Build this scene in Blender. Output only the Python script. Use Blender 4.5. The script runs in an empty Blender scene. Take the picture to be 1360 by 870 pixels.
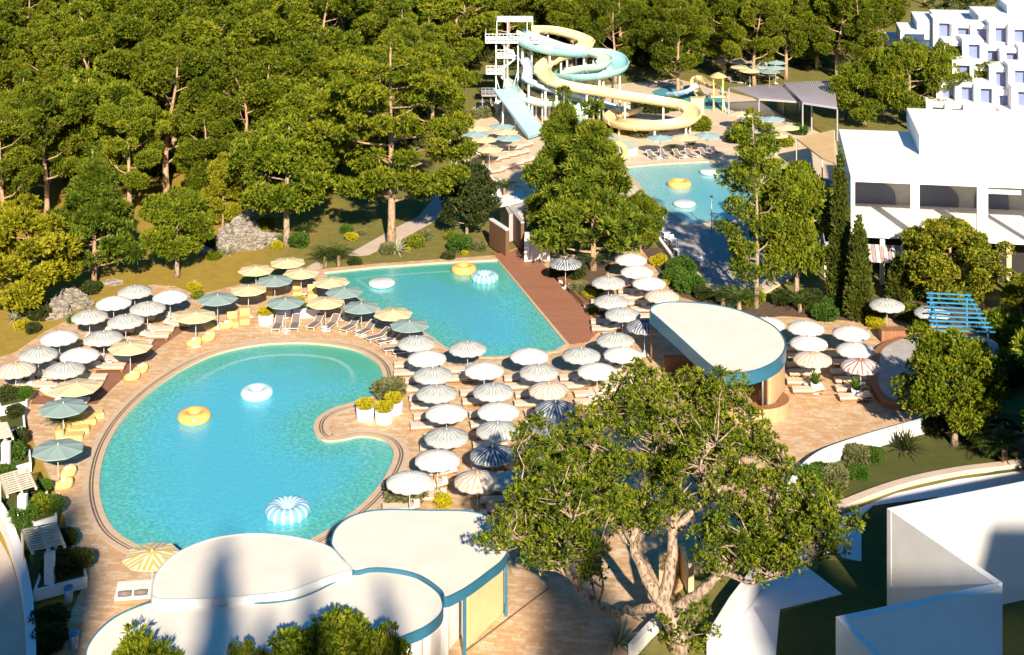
import bpy, math, random
import numpy as np
from mathutils import Vector, Matrix
from mathutils.geometry import tessellate_polygon, delaunay_2d_cdt

PI = math.pi
CAM_H = 44.0
FPX = 2000.0
HOR = -300.0
SC = bpy.context.scene
COL = SC.collection
RNG = random.Random(7)
R = math.radians

def W(px, py, z=0.0):
    """world point of a photograph position at a known height"""
    Y = FPX * (CAM_H - z) / (py - HOR)
    return Vector(((px - 680.0) / FPX * Y, Y, z))

def WP(pts, z=0.0):
    return [(W(a, b, z).x, W(a, b, z).y) for a, b in pts]

# ------------------------------------------------------------------ materials
def new_mat(name):
    m = bpy.data.materials.new(name)
    m.use_nodes = True
    nt = m.node_tree
    nt.nodes.clear()
    out = nt.nodes.new('ShaderNodeOutputMaterial')
    b = nt.nodes.new('ShaderNodeBsdfPrincipled')
    nt.links.new(b.outputs[0], out.inputs[0])
    return m, nt, b, out

def nd(nt, t, **kw):
    n = nt.nodes.new(t)
    for k, v in kw.items():
        setattr(n, k, v)
    return n

def ramp(nt, fac, stops, interp='LINEAR'):
    r = nd(nt, 'ShaderNodeValToRGB')
    r.color_ramp.interpolation = interp
    e = r.color_ramp.elements
    while len(e) < len(stops):
        e.new(0.5)
    for i, (p, c) in enumerate(stops):
        e[i].position = p
        e[i].color = (c[0], c[1], c[2], 1)
    nt.links.new(fac, r.inputs[0])
    return r.outputs[0]

def noise(nt, vec, scale, detail=4, rough=0.55, dist=0.0):
    n = nd(nt, 'ShaderNodeTexNoise')
    n.inputs['Scale'].default_value = scale
    n.inputs['Detail'].default_value = detail
    n.inputs['Roughness'].default_value = rough
    n.inputs['Distortion'].default_value = dist
    if vec is not None:
        nt.links.new(vec, n.inputs['Vector'])
    return n

def mixc(nt, fac, a, b, mode='MIX'):
    m = nd(nt, 'ShaderNodeMix', data_type='RGBA', blend_type=mode)
    for s, v in ((m.inputs[0], fac), (m.inputs[6], a), (m.inputs[7], b)):
        if hasattr(v, 'is_linked'):
            nt.links.new(v, s)
        elif isinstance(v, (int, float)):
            s.default_value = v
        else:
            s.default_value = (v[0], v[1], v[2], 1)
    return m.outputs[2]

def pos(nt, obj=False):
    if obj:
        return nd(nt, 'ShaderNodeTexCoord').outputs['Object']
    return nd(nt, 'ShaderNodeNewGeometry').outputs['Position']

def bump(nt, b, h, strength=0.3, dist=0.05):
    bp = nd(nt, 'ShaderNodeBump')
    bp.inputs['Strength'].default_value = strength
    bp.inputs['Distance'].default_value = dist
    nt.links.new(h, bp.inputs['Height'])
    nt.links.new(bp.outputs[0], b.inputs['Normal'])

def plain(name, col, rough=0.6, var=0.12, scale=1.5, obj=False, metal=0.0, bmp=0.0, spec=0.4):
    m, nt, b, o = new_mat(name)
    p = pos(nt, obj)
    n = noise(nt, p, scale, 5)
    d = tuple(c * (1 - var) for c in col)
    l = tuple(min(1, c * (1 + var * 0.6)) for c in col)
    c = ramp(nt, n.outputs[0], [(0.3, d), (0.7, l)])
    nt.links.new(c, b.inputs['Base Color'])
    b.inputs['Roughness'].default_value = rough
    b.inputs['Metallic'].default_value = metal
    b.inputs['Specular IOR Level'].default_value = spec
    if bmp:
        n2 = noise(nt, p, scale * 12, 4)
        bump(nt, b, n2.outputs[0], bmp, 0.02)
    return m

M = {}
M['white_wall'] = plain('white_wall', (0.83, 0.815, 0.79), 0.7, 0.05, 0.6, bmp=0.1)
M['hotel_white'] = plain('hotel_white', (0.82, 0.81, 0.80), 0.7, 0.04, 0.3)
M['cream_wall'] = plain('cream_wall', (0.72, 0.56, 0.30), 0.6, 0.08, 1.0)
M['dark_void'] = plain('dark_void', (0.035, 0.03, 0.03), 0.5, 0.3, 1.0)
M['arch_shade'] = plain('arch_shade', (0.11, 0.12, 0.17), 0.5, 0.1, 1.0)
M['louver'] = plain('louver', (0.45, 0.43, 0.40), 0.6, 0.1, 2.0)
M['shaded_fascia'] = plain('shaded_fascia', (0.50, 0.53, 0.55), 0.5, 0.08, 1.0)  # white fascia with its blue-grey shade put into the colour
M['roof_cream'] = plain('roof_cream', (0.84, 0.77, 0.65), 0.75, 0.07, 0.5, bmp=0.08)
M['blue_fascia'] = plain('blue_fascia', (0.035, 0.155, 0.245), 0.35, 0.15, 1.0)
M['blue_paint'] = plain('blue_paint', (0.04, 0.26, 0.46), 0.4, 0.1, 2.0)
M['path'] = plain('path', (0.62, 0.50, 0.40), 0.8, 0.10, 0.8, bmp=0.2)
M['white_path'] = plain('white_path', (0.85, 0.85, 0.86), 0.8, 0.06, 0.8, bmp=0.1)
M['coping'] = plain('coping', (0.62, 0.46, 0.31), 0.65, 0.12, 2.0, bmp=0.15)
M['coping_dark'] = plain('coping_dark', (0.17, 0.115, 0.085), 0.7, 0.2, 3.0)
M['white_paint'] = plain('white_paint', (0.8, 0.79, 0.77), 0.4, 0.04, 3.0)
M['white_vinyl'] = plain('white_vinyl', (0.78, 0.79, 0.78), 0.25, 0.04, 3.0)
M['aqua_vinyl'] = plain('aqua_vinyl', (0.52, 0.74, 0.75), 0.25, 0.06, 3.0)
M['blue_vinyl'] = plain('blue_vinyl', (0.20, 0.50, 0.68), 0.25, 0.06, 3.0)
M['orange_vinyl'] = plain('orange_vinyl', (0.84, 0.50, 0.14), 0.25, 0.08, 3.0)
M['yellow_vinyl'] = plain('yellow_vinyl', (0.82, 0.56, 0.18), 0.25, 0.08, 3.0)
M['grey_metal'] = plain('grey_metal', (0.42, 0.42, 0.44), 0.4, 0.1, 3.0, metal=0.4)
M['pole_white'] = plain('pole_white', (0.62, 0.60, 0.57), 0.4, 0.05, 4.0)
M['sling'] = plain('sling', (0.20, 0.16, 0.15), 0.8, 0.15, 5.0, obj=True)
M['cushion'] = plain('cushion', (0.70, 0.60, 0.47), 0.9, 0.08, 2.0, bmp=0.2)
M['yellow_cushion'] = plain('yellow_cushion', (0.76, 0.52, 0.19), 0.9, 0.12, 2.0, bmp=0.2)
M['awning_stripe'] = plain('awning_stripe', (0.42, 0.30, 0.29), 0.8, 0.1, 2.0)
M['towel'] = plain('towel', (0.78, 0.76, 0.72), 0.9, 0.08, 3.0)
M['slide_yellow'] = plain('slide_yellow', (0.82, 0.65, 0.34), 0.3, 0.06, 0.6)
M['slide_teal'] = plain('slide_teal', (0.30, 0.55, 0.54), 0.3, 0.12, 0.25)
M['slide_mint'] = plain('slide_mint', (0.46, 0.62, 0.50), 0.3, 0.10, 0.3)
M['slide_lilac'] = plain('slide_lilac', (0.52, 0.60, 0.72), 0.3, 0.08, 0.3)
M['slide_blue'] = plain('slide_blue', (0.36, 0.60, 0.68), 0.35, 0.08, 0.5)
M['sand_roof'] = plain('sand_roof', (0.62, 0.42, 0.20), 0.8, 0.08, 1.0)
M['terracotta'] = plain('terracotta', (0.42, 0.17, 0.09), 0.8, 0.15, 2.0)
M['mulch'] = plain('mulch', (0.13, 0.085, 0.05), 0.95, 0.35, 3.0, bmp=0.4)
M['fringe'] = plain('fringe', (0.74, 0.70, 0.63), 0.95, 0.15, 10.0)
M['stem'] = plain('stem', (0.16, 0.10, 0.06), 0.9, 0.3, 6.0, obj=True)
M['red_flower'] = plain('red_flower', (0.5, 0.03, 0.05), 0.7, 0.3, 3.0)

def planks(name, c1, c2, vertical=False, width=0.16, ang=0.0, rough=0.6):
    m, nt, b, o = new_mat(name)
    p = pos(nt)
    mp = nd(nt, 'ShaderNodeMapping')
    mp.inputs['Rotation'].default_value = (0, 0, ang)
    nt.links.new(p, mp.inputs['Vector'])
    sx = nd(nt, 'ShaderNodeSeparateXYZ')
    nt.links.new(mp.outputs[0], sx.inputs[0])
    ax = sx.outputs[0] if vertical else sx.outputs[1]
    d = nd(nt, 'ShaderNodeMath', operation='DIVIDE'); d.inputs[1].default_value = width
    nt.links.new(ax, d.inputs[0])
    fl = nd(nt, 'ShaderNodeMath', operation='FLOOR'); nt.links.new(d.outputs[0], fl.inputs[0])
    fr = nd(nt, 'ShaderNodeMath', operation='FRACT'); nt.links.new(d.outputs[0], fr.inputs[0])
    wn = nd(nt, 'ShaderNodeTexWhiteNoise', noise_dimensions='1D'); nt.links.new(fl.outputs[0], wn.inputs['W'])
    c = mixc(nt, wn.outputs['Value'], c1, c2)
    n = noise(nt, p, 6, 5)
    c = mixc(nt, 0.35, c, ramp(nt, n.outputs[0], [(0.3, tuple(x * .6 for x in c1)), (0.7, c2)]))
    gap = nd(nt, 'ShaderNodeMath', operation='GREATER_THAN'); gap.inputs[1].default_value = 0.91
    nt.links.new(fr.outputs[0], gap.inputs[0])
    c = mixc(nt, gap.outputs[0], c, tuple(x * .3 for x in c1))
    nt.links.new(c, b.inputs['Base Color'])
    b.inputs['Roughness'].default_value = rough
    return m

M['boardwalk'] = planks('boardwalk', (0.36, 0.15, 0.080), (0.44, 0.20, 0.11), False, 0.22)
M['red_deck'] = planks('red_deck', (0.27, 0.125, 0.07), (0.33, 0.165, 0.10), False, 0.22, R(10))
M['wood_wall'] = planks('wood_wall', (0.56, 0.38, 0.19), (0.64, 0.45, 0.25), True, 0.14)
M['wood_dark'] = planks('wood_dark', (0.16, 0.075, 0.04), (0.22, 0.11, 0.06), True, 0.12)
M['wood_bench'] = planks('wood_bench', (0.30, 0.13, 0.06), (0.38, 0.18, 0.085), True, 0.10)
M['pergola_wood'] = plain('pergola_wood', (0.62, 0.53, 0.42), 0.8, 0.15, 2.0)
M['lounger_wood'] = plain('lounger_wood', (0.45, 0.25, 0.12), 0.7, 0.15, 3.0)

def deck_mat(name, tones, bw=0.75, bh=0.30, rot=0.15, mortar=(0.42, 0.27, 0.15), stain=(0.46, 0.21, 0.08)):
    m, nt, b, o = new_mat(name)
    p = pos(nt)
    mp = nd(nt, 'ShaderNodeMapping'); mp.inputs['Rotation'].default_value = (0, 0, rot)
    nt.links.new(p, mp.inputs['Vector'])
    dn = noise(nt, p, 0.9, 2)
    off = mixc(nt, 0.45, mp.outputs[0], dn.outputs['Color'], 'ADD')
    br = nd(nt, 'ShaderNodeTexBrick')
    br.inputs['Scale'].default_value = 1.0
    br.inputs['Brick Width'].default_value = bw
    br.inputs['Row Height'].default_value = bh
    br.inputs['Mortar Size'].default_value = 0.022
    br.inputs['Mortar Smooth'].default_value = 0.2
    br.inputs['Color1'].default_value = (0, 0, 0, 1)
    br.inputs['Color2'].default_value = (1, 1, 1, 1)
    br.inputs['Mortar'].default_value = (0.5, 0.5, 0.5, 1)
    nt.links.new(off, br.inputs['Vector'])
    n1 = noise(nt, p, 1.6, 6, 0.65, 0.6)
    n2 = noise(nt, p, 7.0, 4, 0.6)
    n3 = noise(nt, p, 0.25, 3)
    f = nd(nt, 'ShaderNodeMath', operation='MULTIPLY_ADD')
    nt.links.new(br.outputs['Color'], f.inputs[0]); f.inputs[1].default_value = 0.26
    nt.links.new(n1.outputs[0], f.inputs[2])
    f2 = nd(nt, 'ShaderNodeMath', operation='MULTIPLY_ADD')
    nt.links.new(n2.outputs[0], f2.inputs[0]); f2.inputs[1].default_value = 0.35
    nt.links.new(f.outputs[0], f2.inputs[2])
    c = ramp(nt, f2.outputs[0], [(0.42, tones[0]), (0.62, tones[1]), (0.80, tones[2]), (0.95, tones[3])])
    st = ramp(nt, n1.outputs[0], [(0.62, (0, 0, 0)), (0.78, (1, 1, 1))])
    c = mixc(nt, st, c, stain)
    c = mixc(nt, ramp(nt, br.outputs['Fac'], [(0.3, (0, 0, 0)), (1.0, (0.38, 0.38, 0.38))]), c, mortar)
    c = mixc(nt, ramp(nt, n3.outputs[0], [(0.35, (0, 0, 0)), (0.7, (0.30, 0.30, 0.30))]), c, tones[0])
    nt.links.new(c, b.inputs['Base Color'])
    b.inputs['Roughness'].default_value = 0.75
    bump(nt, b, n2.outputs[0], 0.25, 0.03)
    return m
M['deck'] = deck_mat('deck', [(0.43, 0.225, 0.095), (0.56, 0.335, 0.16), (0.62, 0.41, 0.225), (0.72, 0.57, 0.39)])
M['deck_pale'] = deck_mat('deck_pale', [(0.58, 0.43, 0.27), (0.66, 0.52, 0.35), (0.70, 0.57, 0.40), (0.74, 0.63, 0.47)], 1.2, 0.6, 0.0, (0.40, 0.30, 0.22), (0.50, 0.38, 0.26))
M['deck_grey'] = deck_mat('deck_grey', [(0.36, 0.31, 0.28), (0.42, 0.37, 0.34), (0.47, 0.42, 0.39), (0.52, 0.48, 0.45)], 1.2, 0.5, 0.3, (0.24, 0.20, 0.18), (0.36, 0.29, 0.24))

def grass_mat():
    m, nt, b, o = new_mat('ground')
    p = pos(nt)
    n1 = noise(nt, p, 0.045, 4, 0.6)
    n2 = noise(nt, p, 1.2, 6, 0.7)
    n3 = noise(nt, p, 14, 4, 0.7)
    g = ramp(nt, n2.outputs[0], [(0.3, (0.15, 0.145, 0.035)), (0.5, (0.215, 0.20, 0.055)), (0.75, (0.28, 0.25, 0.085))])
    d = ramp(nt, n2.outputs[0], [(0.3, (0.36, 0.24, 0.04)), (0.7, (0.50, 0.335, 0.06))])
    # dry needle floor further back and to the left, greener lawn by the pools
    sx = nd(nt, 'ShaderNodeSeparateXYZ'); nt.links.new(p, sx.inputs[0])
    s = nd(nt, 'ShaderNodeMath', operation='MULTIPLY_ADD'); nt.links.new(sx.outputs[0], s.inputs[0]); s.inputs[1].default_value = -0.075
    s.inputs[2].default_value = -1.75
    s2 = nd(nt, 'ShaderNodeMath', operation='MULTIPLY_ADD'); nt.links.new(n1.outputs[0], s2.inputs[0]); s2.inputs[1].default_value = 1.2
    nt.links.new(s.outputs[0], s2.inputs[2])
    c = mixc(nt, ramp(nt, s2.outputs[0], [(0.2, (0, 0, 0)), (0.7, (1, 1, 1))]), g, d)
    c = mixc(nt, 0.25, c, ramp(nt, n3.outputs[0], [(0.3, (0.07, 0.07, 0.015)), (0.7, (0.28, 0.25, 0.08))]))
    nt.links.new(c, b.inputs['Base Color'])
    b.inputs['Roughness'].default_value = 0.95
    b.inputs['Specular IOR Level'].default_value = 0.1
    bump(nt, b, n3.outputs[0], 0.5, 0.06)
    return m
M['grass'] = grass_mat()
def lawn_mat():
    m, nt, b, o = new_mat('lawn')
    p = pos(nt)
    n2 = noise(nt, p, 1.0, 6, 0.7)
    n3 = noise(nt, p, 16, 4, 0.7)
    c = ramp(nt, n2.outputs[0], [(0.3, (0.07, 0.085, 0.022)), (0.7, (0.115, 0.12, 0.035))])
    c = mixc(nt, 0.35, c, ramp(nt, n3.outputs[0], [(0.3, (0.035, 0.05, 0.012)), (0.7, (0.16, 0.17, 0.05))]))
    nt.links.new(c, b.inputs['Base Color'])
    b.inputs['Roughness'].default_value = 0.95
    b.inputs['Specular IOR Level'].default_value = 0.1
    bump(nt, b, n3.outputs[0], 0.6, 0.06)
    return m
M['lawn'] = lawn_mat()

def water_mat(name, deep, mid, shallow, rip=0.35, far_y=None):
    m, nt, b, o = new_mat(name)
    p = pos(nt)
    at = nd(nt, 'ShaderNodeAttribute', attribute_name='shore')
    n0 = noise(nt, p, 0.12, 3, 0.5)
    n1 = noise(nt, p, 1.8, 4, 0.6, 0.8)
    n2 = noise(nt, p, 4.2, 3, 0.65, 1.5)
    f = nd(nt, 'ShaderNodeMath', operation='MULTIPLY_ADD'); nt.links.new(n0.outputs[0], f.inputs[0]); f.inputs[1].default_value = 0.5
    nt.links.new(at.outputs['Fac'], f.inputs[2])
    f2 = nd(nt, 'ShaderNodeMath', operation='MULTIPLY_ADD'); nt.links.new(n1.outputs[0], f2.inputs[0]); f2.inputs[1].default_value = 0.25
    nt.links.new(f.outputs[0], f2.inputs[2])
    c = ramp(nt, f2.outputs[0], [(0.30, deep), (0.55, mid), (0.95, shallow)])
    # bright and dark ripple light near the rim, mottled into the water colour
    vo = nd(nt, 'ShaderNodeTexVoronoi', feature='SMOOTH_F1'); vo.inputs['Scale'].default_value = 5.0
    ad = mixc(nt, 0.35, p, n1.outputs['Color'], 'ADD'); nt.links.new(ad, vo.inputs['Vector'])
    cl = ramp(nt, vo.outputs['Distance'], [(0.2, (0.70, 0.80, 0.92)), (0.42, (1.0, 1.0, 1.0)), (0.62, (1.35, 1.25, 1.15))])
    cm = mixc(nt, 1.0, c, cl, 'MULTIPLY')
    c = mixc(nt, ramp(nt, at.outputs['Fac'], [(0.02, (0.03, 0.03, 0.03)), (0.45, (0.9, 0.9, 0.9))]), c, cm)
    if far_y:
        # shallow entry shelf at the far end: greener floor and a pale step nosing
        sx = nd(nt, 'ShaderNodeSeparateXYZ'); nt.links.new(p, sx.inputs[0])
        mr = nd(nt, 'ShaderNodeMapRange'); mr.inputs[1].default_value = far_y[0]; mr.inputs[2].default_value = far_y[1]
        nt.links.new(sx.outputs[1], mr.inputs[0])
        gn = ramp(nt, n0.outputs[0], [(0.40, (0.25, 0.25, 0.25)), (0.60, (1, 1, 1))])
        gm = nd(nt, 'ShaderNodeMath', operation='MULTIPLY'); nt.links.new(mr.outputs[0], gm.inputs[0]); nt.links.new(gn, gm.inputs[1])
        c = mixc(nt, gm.outputs[0], c, (0.07, 0.42, 0.31))
        st = ramp(nt, at.outputs['Fac'], [(0.33, (0, 0, 0)), (0.37, (1, 1, 1)), (0.42, (0, 0, 0))])
        sm = nd(nt, 'ShaderNodeMath', operation='MULTIPLY'); nt.links.new(mr.outputs[0], sm.inputs[0]); nt.links.new(st, sm.inputs[1])
        sm2 = nd(nt, 'ShaderNodeMath', operation='MULTIPLY'); nt.links.new(sm.outputs[0], sm2.inputs[0]); sm2.inputs[1].default_value = 0.6
        c = mixc(nt, sm2.outputs[0], c, (0.45, 0.68, 0.66))
    nt.links.new(c, b.inputs['Base Color'])
    b.inputs['Roughness'].default_value = 0.03
    b.inputs['IOR'].default_value = 1.45
    h = nd(nt, 'ShaderNodeMath', operation='MULTIPLY_ADD'); nt.links.new(n2.outputs[0], h.inputs[0]); h.inputs[1].default_value = 0.6
    nt.links.new(n1.outputs[0], h.inputs[2])
    bump(nt, b, h.outputs[0], rip, 0.06)
    return m
M['water_round'] = water_mat('water_round', (0.085, 0.47, 0.62), (0.09, 0.48, 0.60), (0.10, 0.46, 0.42), 0.55, (108, 113))
M['water_lap'] = water_mat('water_lap', (0.10, 0.42, 0.58), (0.10, 0.45, 0.53), (0.11, 0.46, 0.42), 0.3, (125, 136))
M['water_far'] = water_mat('water_far', (0.12, 0.44, 0.53), (0.17, 0.50, 0.55), (0.24, 0.52, 0.50), 0.35)

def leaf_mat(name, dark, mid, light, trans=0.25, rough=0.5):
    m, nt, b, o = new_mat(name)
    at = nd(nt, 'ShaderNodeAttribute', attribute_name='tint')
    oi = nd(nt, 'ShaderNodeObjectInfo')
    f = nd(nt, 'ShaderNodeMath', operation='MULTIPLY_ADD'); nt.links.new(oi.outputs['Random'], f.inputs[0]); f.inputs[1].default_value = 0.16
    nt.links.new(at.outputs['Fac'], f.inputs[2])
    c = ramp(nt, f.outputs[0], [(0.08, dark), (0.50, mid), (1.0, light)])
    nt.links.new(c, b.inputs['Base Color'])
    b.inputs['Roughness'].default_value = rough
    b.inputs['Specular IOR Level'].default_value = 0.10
    tr = nd(nt, 'ShaderNodeBsdfTranslucent')
    nt.links.new(mixc(nt, 0.5, c, light), tr.inputs['Color'])
    mx = nd(nt, 'ShaderNodeMixShader'); mx.inputs[0].default_value = trans
    nt.links.new(b.outputs[0], mx.inputs[1]); nt.links.new(tr.outputs[0], mx.inputs[2])
    nt.links.new(mx.outputs[0], o.inputs[0])
    return m
M['leaf_pine'] = leaf_mat('leaf_pine', (0.010, 0.024, 0.002), (0.072, 0.110, 0.006), (0.235, 0.245, 0.014), 0.10)
M['leaf_gold'] = leaf_mat('leaf_gold', (0.04, 0.055, 0.003), (0.15, 0.165, 0.008), (0.32, 0.29, 0.016), 0.12)
M['leaf_bright'] = leaf_mat('leaf_bright', (0.014, 0.036, 0.003), (0.092, 0.140, 0.008), (0.25, 0.265, 0.016), 0.12)
M['leaf_round'] = leaf_mat('leaf_round', (0.012, 0.028, 0.003), (0.085, 0.120, 0.008), (0.38, 0.35, 0.025), 0.12)
M['leaf_front'] = leaf_mat('leaf_front', (0.008, 0.024, 0.002), (0.066, 0.115, 0.008), (0.28, 0.30, 0.02), 0.12)
M['leaf_conifer'] = leaf_mat('leaf_conifer', (0.008, 0.024, 0.003), (0.064, 0.110, 0.009), (0.23, 0.255, 0.02), 0.10)
M['leaf_dark'] = leaf_mat('leaf_dark', (0.018, 0.032, 0.010), (0.040, 0.062, 0.016), (0.10, 0.115, 0.030))
M['leaf_cypress'] = leaf_mat('leaf_cypress', (0.028, 0.046, 0.008), (0.062, 0.085, 0.012), (0.13, 0.15, 0.022), 0.15)
M['leaf_green'] = leaf_mat('leaf_green', (0.025, 0.07, 0.010), (0.055, 0.125, 0.016), (0.12, 0.20, 0.03))
M['leaf_grey'] = leaf_mat('leaf_grey', (0.09, 0.105, 0.04), (0.155, 0.17, 0.065), (0.26, 0.26, 0.11))
M['leaf_yellow'] = leaf_mat('leaf_yellow', (0.20, 0.20, 0.01), (0.42, 0.38, 0.012), (0.60, 0.52, 0.03))
M['leaf_agave'] = leaf_mat('leaf_agave', (0.22, 0.26, 0.17), (0.36, 0.38, 0.25), (0.52, 0.50, 0.34), 0.1)
M['leaf_palm'] = leaf_mat('leaf_palm', (0.015, 0.035, 0.006), (0.04, 0.075, 0.012), (0.13, 0.16, 0.03), 0.15, 0.35)

def bark_mat(name, a, b_, c_):
    m, nt, b, o = new_mat(name)
    p = pos(nt, True)
    mp = nd(nt, 'ShaderNodeMapping'); mp.inputs['Scale'].default_value = (1, 1, 0.35)
    nt.links.new(p, mp.inputs[0])
    vo = nd(nt, 'ShaderNodeTexVoronoi'); vo.inputs['Scale'].default_value = 7
    nt.links.new(mp.outputs[0], vo.inputs['Vector'])
    n = noise(nt, mp.outputs[0], 5, 6, 0.7, 0.5)
    f = nd(nt, 'ShaderNodeMath', operation='MULTIPLY_ADD'); nt.links.new(vo.outputs['Distance'], f.inputs[0]); f.inputs[1].default_value = 0.5
    nt.links.new(n.outputs[0], f.inputs[2])
    c = ramp(nt, f.outputs[0], [(0.45, a), (0.62, b_), (0.85, c_)])
    nt.links.new(c, b.inputs['Base Color'])
    b.inputs['Roughness'].default_value = 0.9
    bump(nt, b, f.outputs[0], 0.8, 0.08)
    return m
M['bark'] = bark_mat('bark', (0.10, 0.055, 0.03), (0.30, 0.18, 0.10), (0.50, 0.34, 0.21))
M['bark_pale'] = bark_mat('bark_pale', (0.06, 0.04, 0.026), (0.22, 0.145, 0.095), (0.44, 0.34, 0.25))

def rock_mat():
    m, nt, b, o = new_mat('rock')
    p = pos(nt, True)
    mp = nd(nt, 'ShaderNodeMapping'); mp.inputs['Rotation'].default_value = (0.5, 0.7, 0.2); mp.inputs['Scale'].default_value = (0.6, 0.6, 3.0)
    nt.links.new(p, mp.inputs[0])
    n = noise(nt, mp.outputs[0], 2.2, 8, 0.7, 1.5)
    c = ramp(nt, n.outputs[0], [(0.36, (0.07, 0.055, 0.045)), (0.46, (0.28, 0.24, 0.19)), (0.62, (0.55, 0.50, 0.43)), (0.8, (0.40, 0.33, 0.25))])
    nt.links.new(c, b.inputs['Base Color'])
    b.inputs['Roughness'].default_value = 0.9
    bump(nt, b, n.outputs[0], 1.0, 0.25)
    return m
M['rock'] = rock_mat()

def stripe_mat(name, base, stripe, period=0.16, duty=0.45, third=None):
    m, nt, b, o = new_mat(name)
    uv = nd(nt, 'ShaderNodeUVMap')
    sx = nd(nt, 'ShaderNodeSeparateXYZ'); nt.links.new(uv.outputs[0], sx.inputs[0])
    ab = nd(nt, 'ShaderNodeMath', operation='ABSOLUTE'); nt.links.new(sx.outputs[0], ab.inputs[0])
    d = nd(nt, 'ShaderNodeMath', operation='MULTIPLY_ADD'); d.inputs[1].default_value = 1.0 / period; d.inputs[2].default_value = duty / 2
    nt.links.new(ab.outputs[0], d.inputs[0])
    fr = nd(nt, 'ShaderNodeMath', operation='FRACT'); nt.links.new(d.outputs[0], fr.inputs[0])
    ls = nd(nt, 'ShaderNodeMath', operation='LESS_THAN'); ls.inputs[1].default_value = duty
    nt.links.new(fr.outputs[0], ls.inputs[0])
    c = mixc(nt, ls.outputs[0], base, stripe)
    n = noise(nt, pos(nt), 2.5, 3)
    c = mixc(nt, 0.12, c, ramp(nt, n.outputs[0], [(0.3, tuple(x * .6 for x in base)), (0.7, base)]))
    nt.links.new(c, b.inputs['Base Color'])
    b.inputs['Roughness'].default_value = 0.85
    tr = nd(nt, 'ShaderNodeBsdfTranslucent'); nt.links.new(c, tr.inputs['Color'])
    mx = nd(nt, 'ShaderNodeMixShader'); mx.inputs[0].default_value = 0.10
    nt.links.new(b.outputs[0], mx.inputs[1]); nt.links.new(tr.outputs[0], mx.inputs[2])
    nt.links.new(mx.outputs[0], o.inputs[0])
    return m
CREAM = (0.78, 0.72, 0.63)
M['canopy_white'] = stripe_mat('canopy_white', (0.83, 0.775, 0.70), (0.76, 0.70, 0.62), 0.20, 0.10)
M['canopy_grey'] = stripe_mat('canopy_grey', (0.68, 0.66, 0.59), (0.33, 0.365, 0.345), 0.19, 0.5)
M['canopy_navy'] = stripe_mat('canopy_navy', (0.62, 0.63, 0.62), (0.04, 0.075, 0.125), 0.21, 0.62)
M['canopy_tan'] = stripe_mat('canopy_tan', CREAM, (0.62, 0.39, 0.17), 0.27, 0.36)
M['canopy_red'] = stripe_mat('canopy_red', (0.75, 0.74, 0.72), (0.45, 0.10, 0.03), 0.33, 0.36)
M['canopy_yellow'] = stripe_mat('canopy_yellow', (0.78, 0.72, 0.58), (0.72, 0.48, 0.07), 0.30, 0.55)
M['canopy_beige'] = stripe_mat('canopy_beige', (0.80, 0.645, 0.38), (0.78, 0.63, 0.37), 0.4, 0.1)
M['canopy_teal'] = stripe_mat('canopy_teal', (0.31, 0.42, 0.385), (0.30, 0.41, 0.375), 0.4, 0.1)
M['canopy_blue'] = stripe_mat('canopy_blue', (0.36, 0.52, 0.54), (0.35, 0.51, 0.53), 0.4, 0.1)
M['ring_stripe'] = stripe_mat('ring_stripe', (0.80, 0.79, 0.76), (0.22, 0.50, 0.68), 1.0, 0.42)

def slat_roof_mat():
    m, nt, b, o = new_mat('lattice')
    b.inputs['Base Color'].default_value = (0.42, 0.38, 0.40, 1)
    b.inputs['Roughness'].default_value = 0.6
    return m
M['lattice'] = slat_roof_mat()

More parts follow.
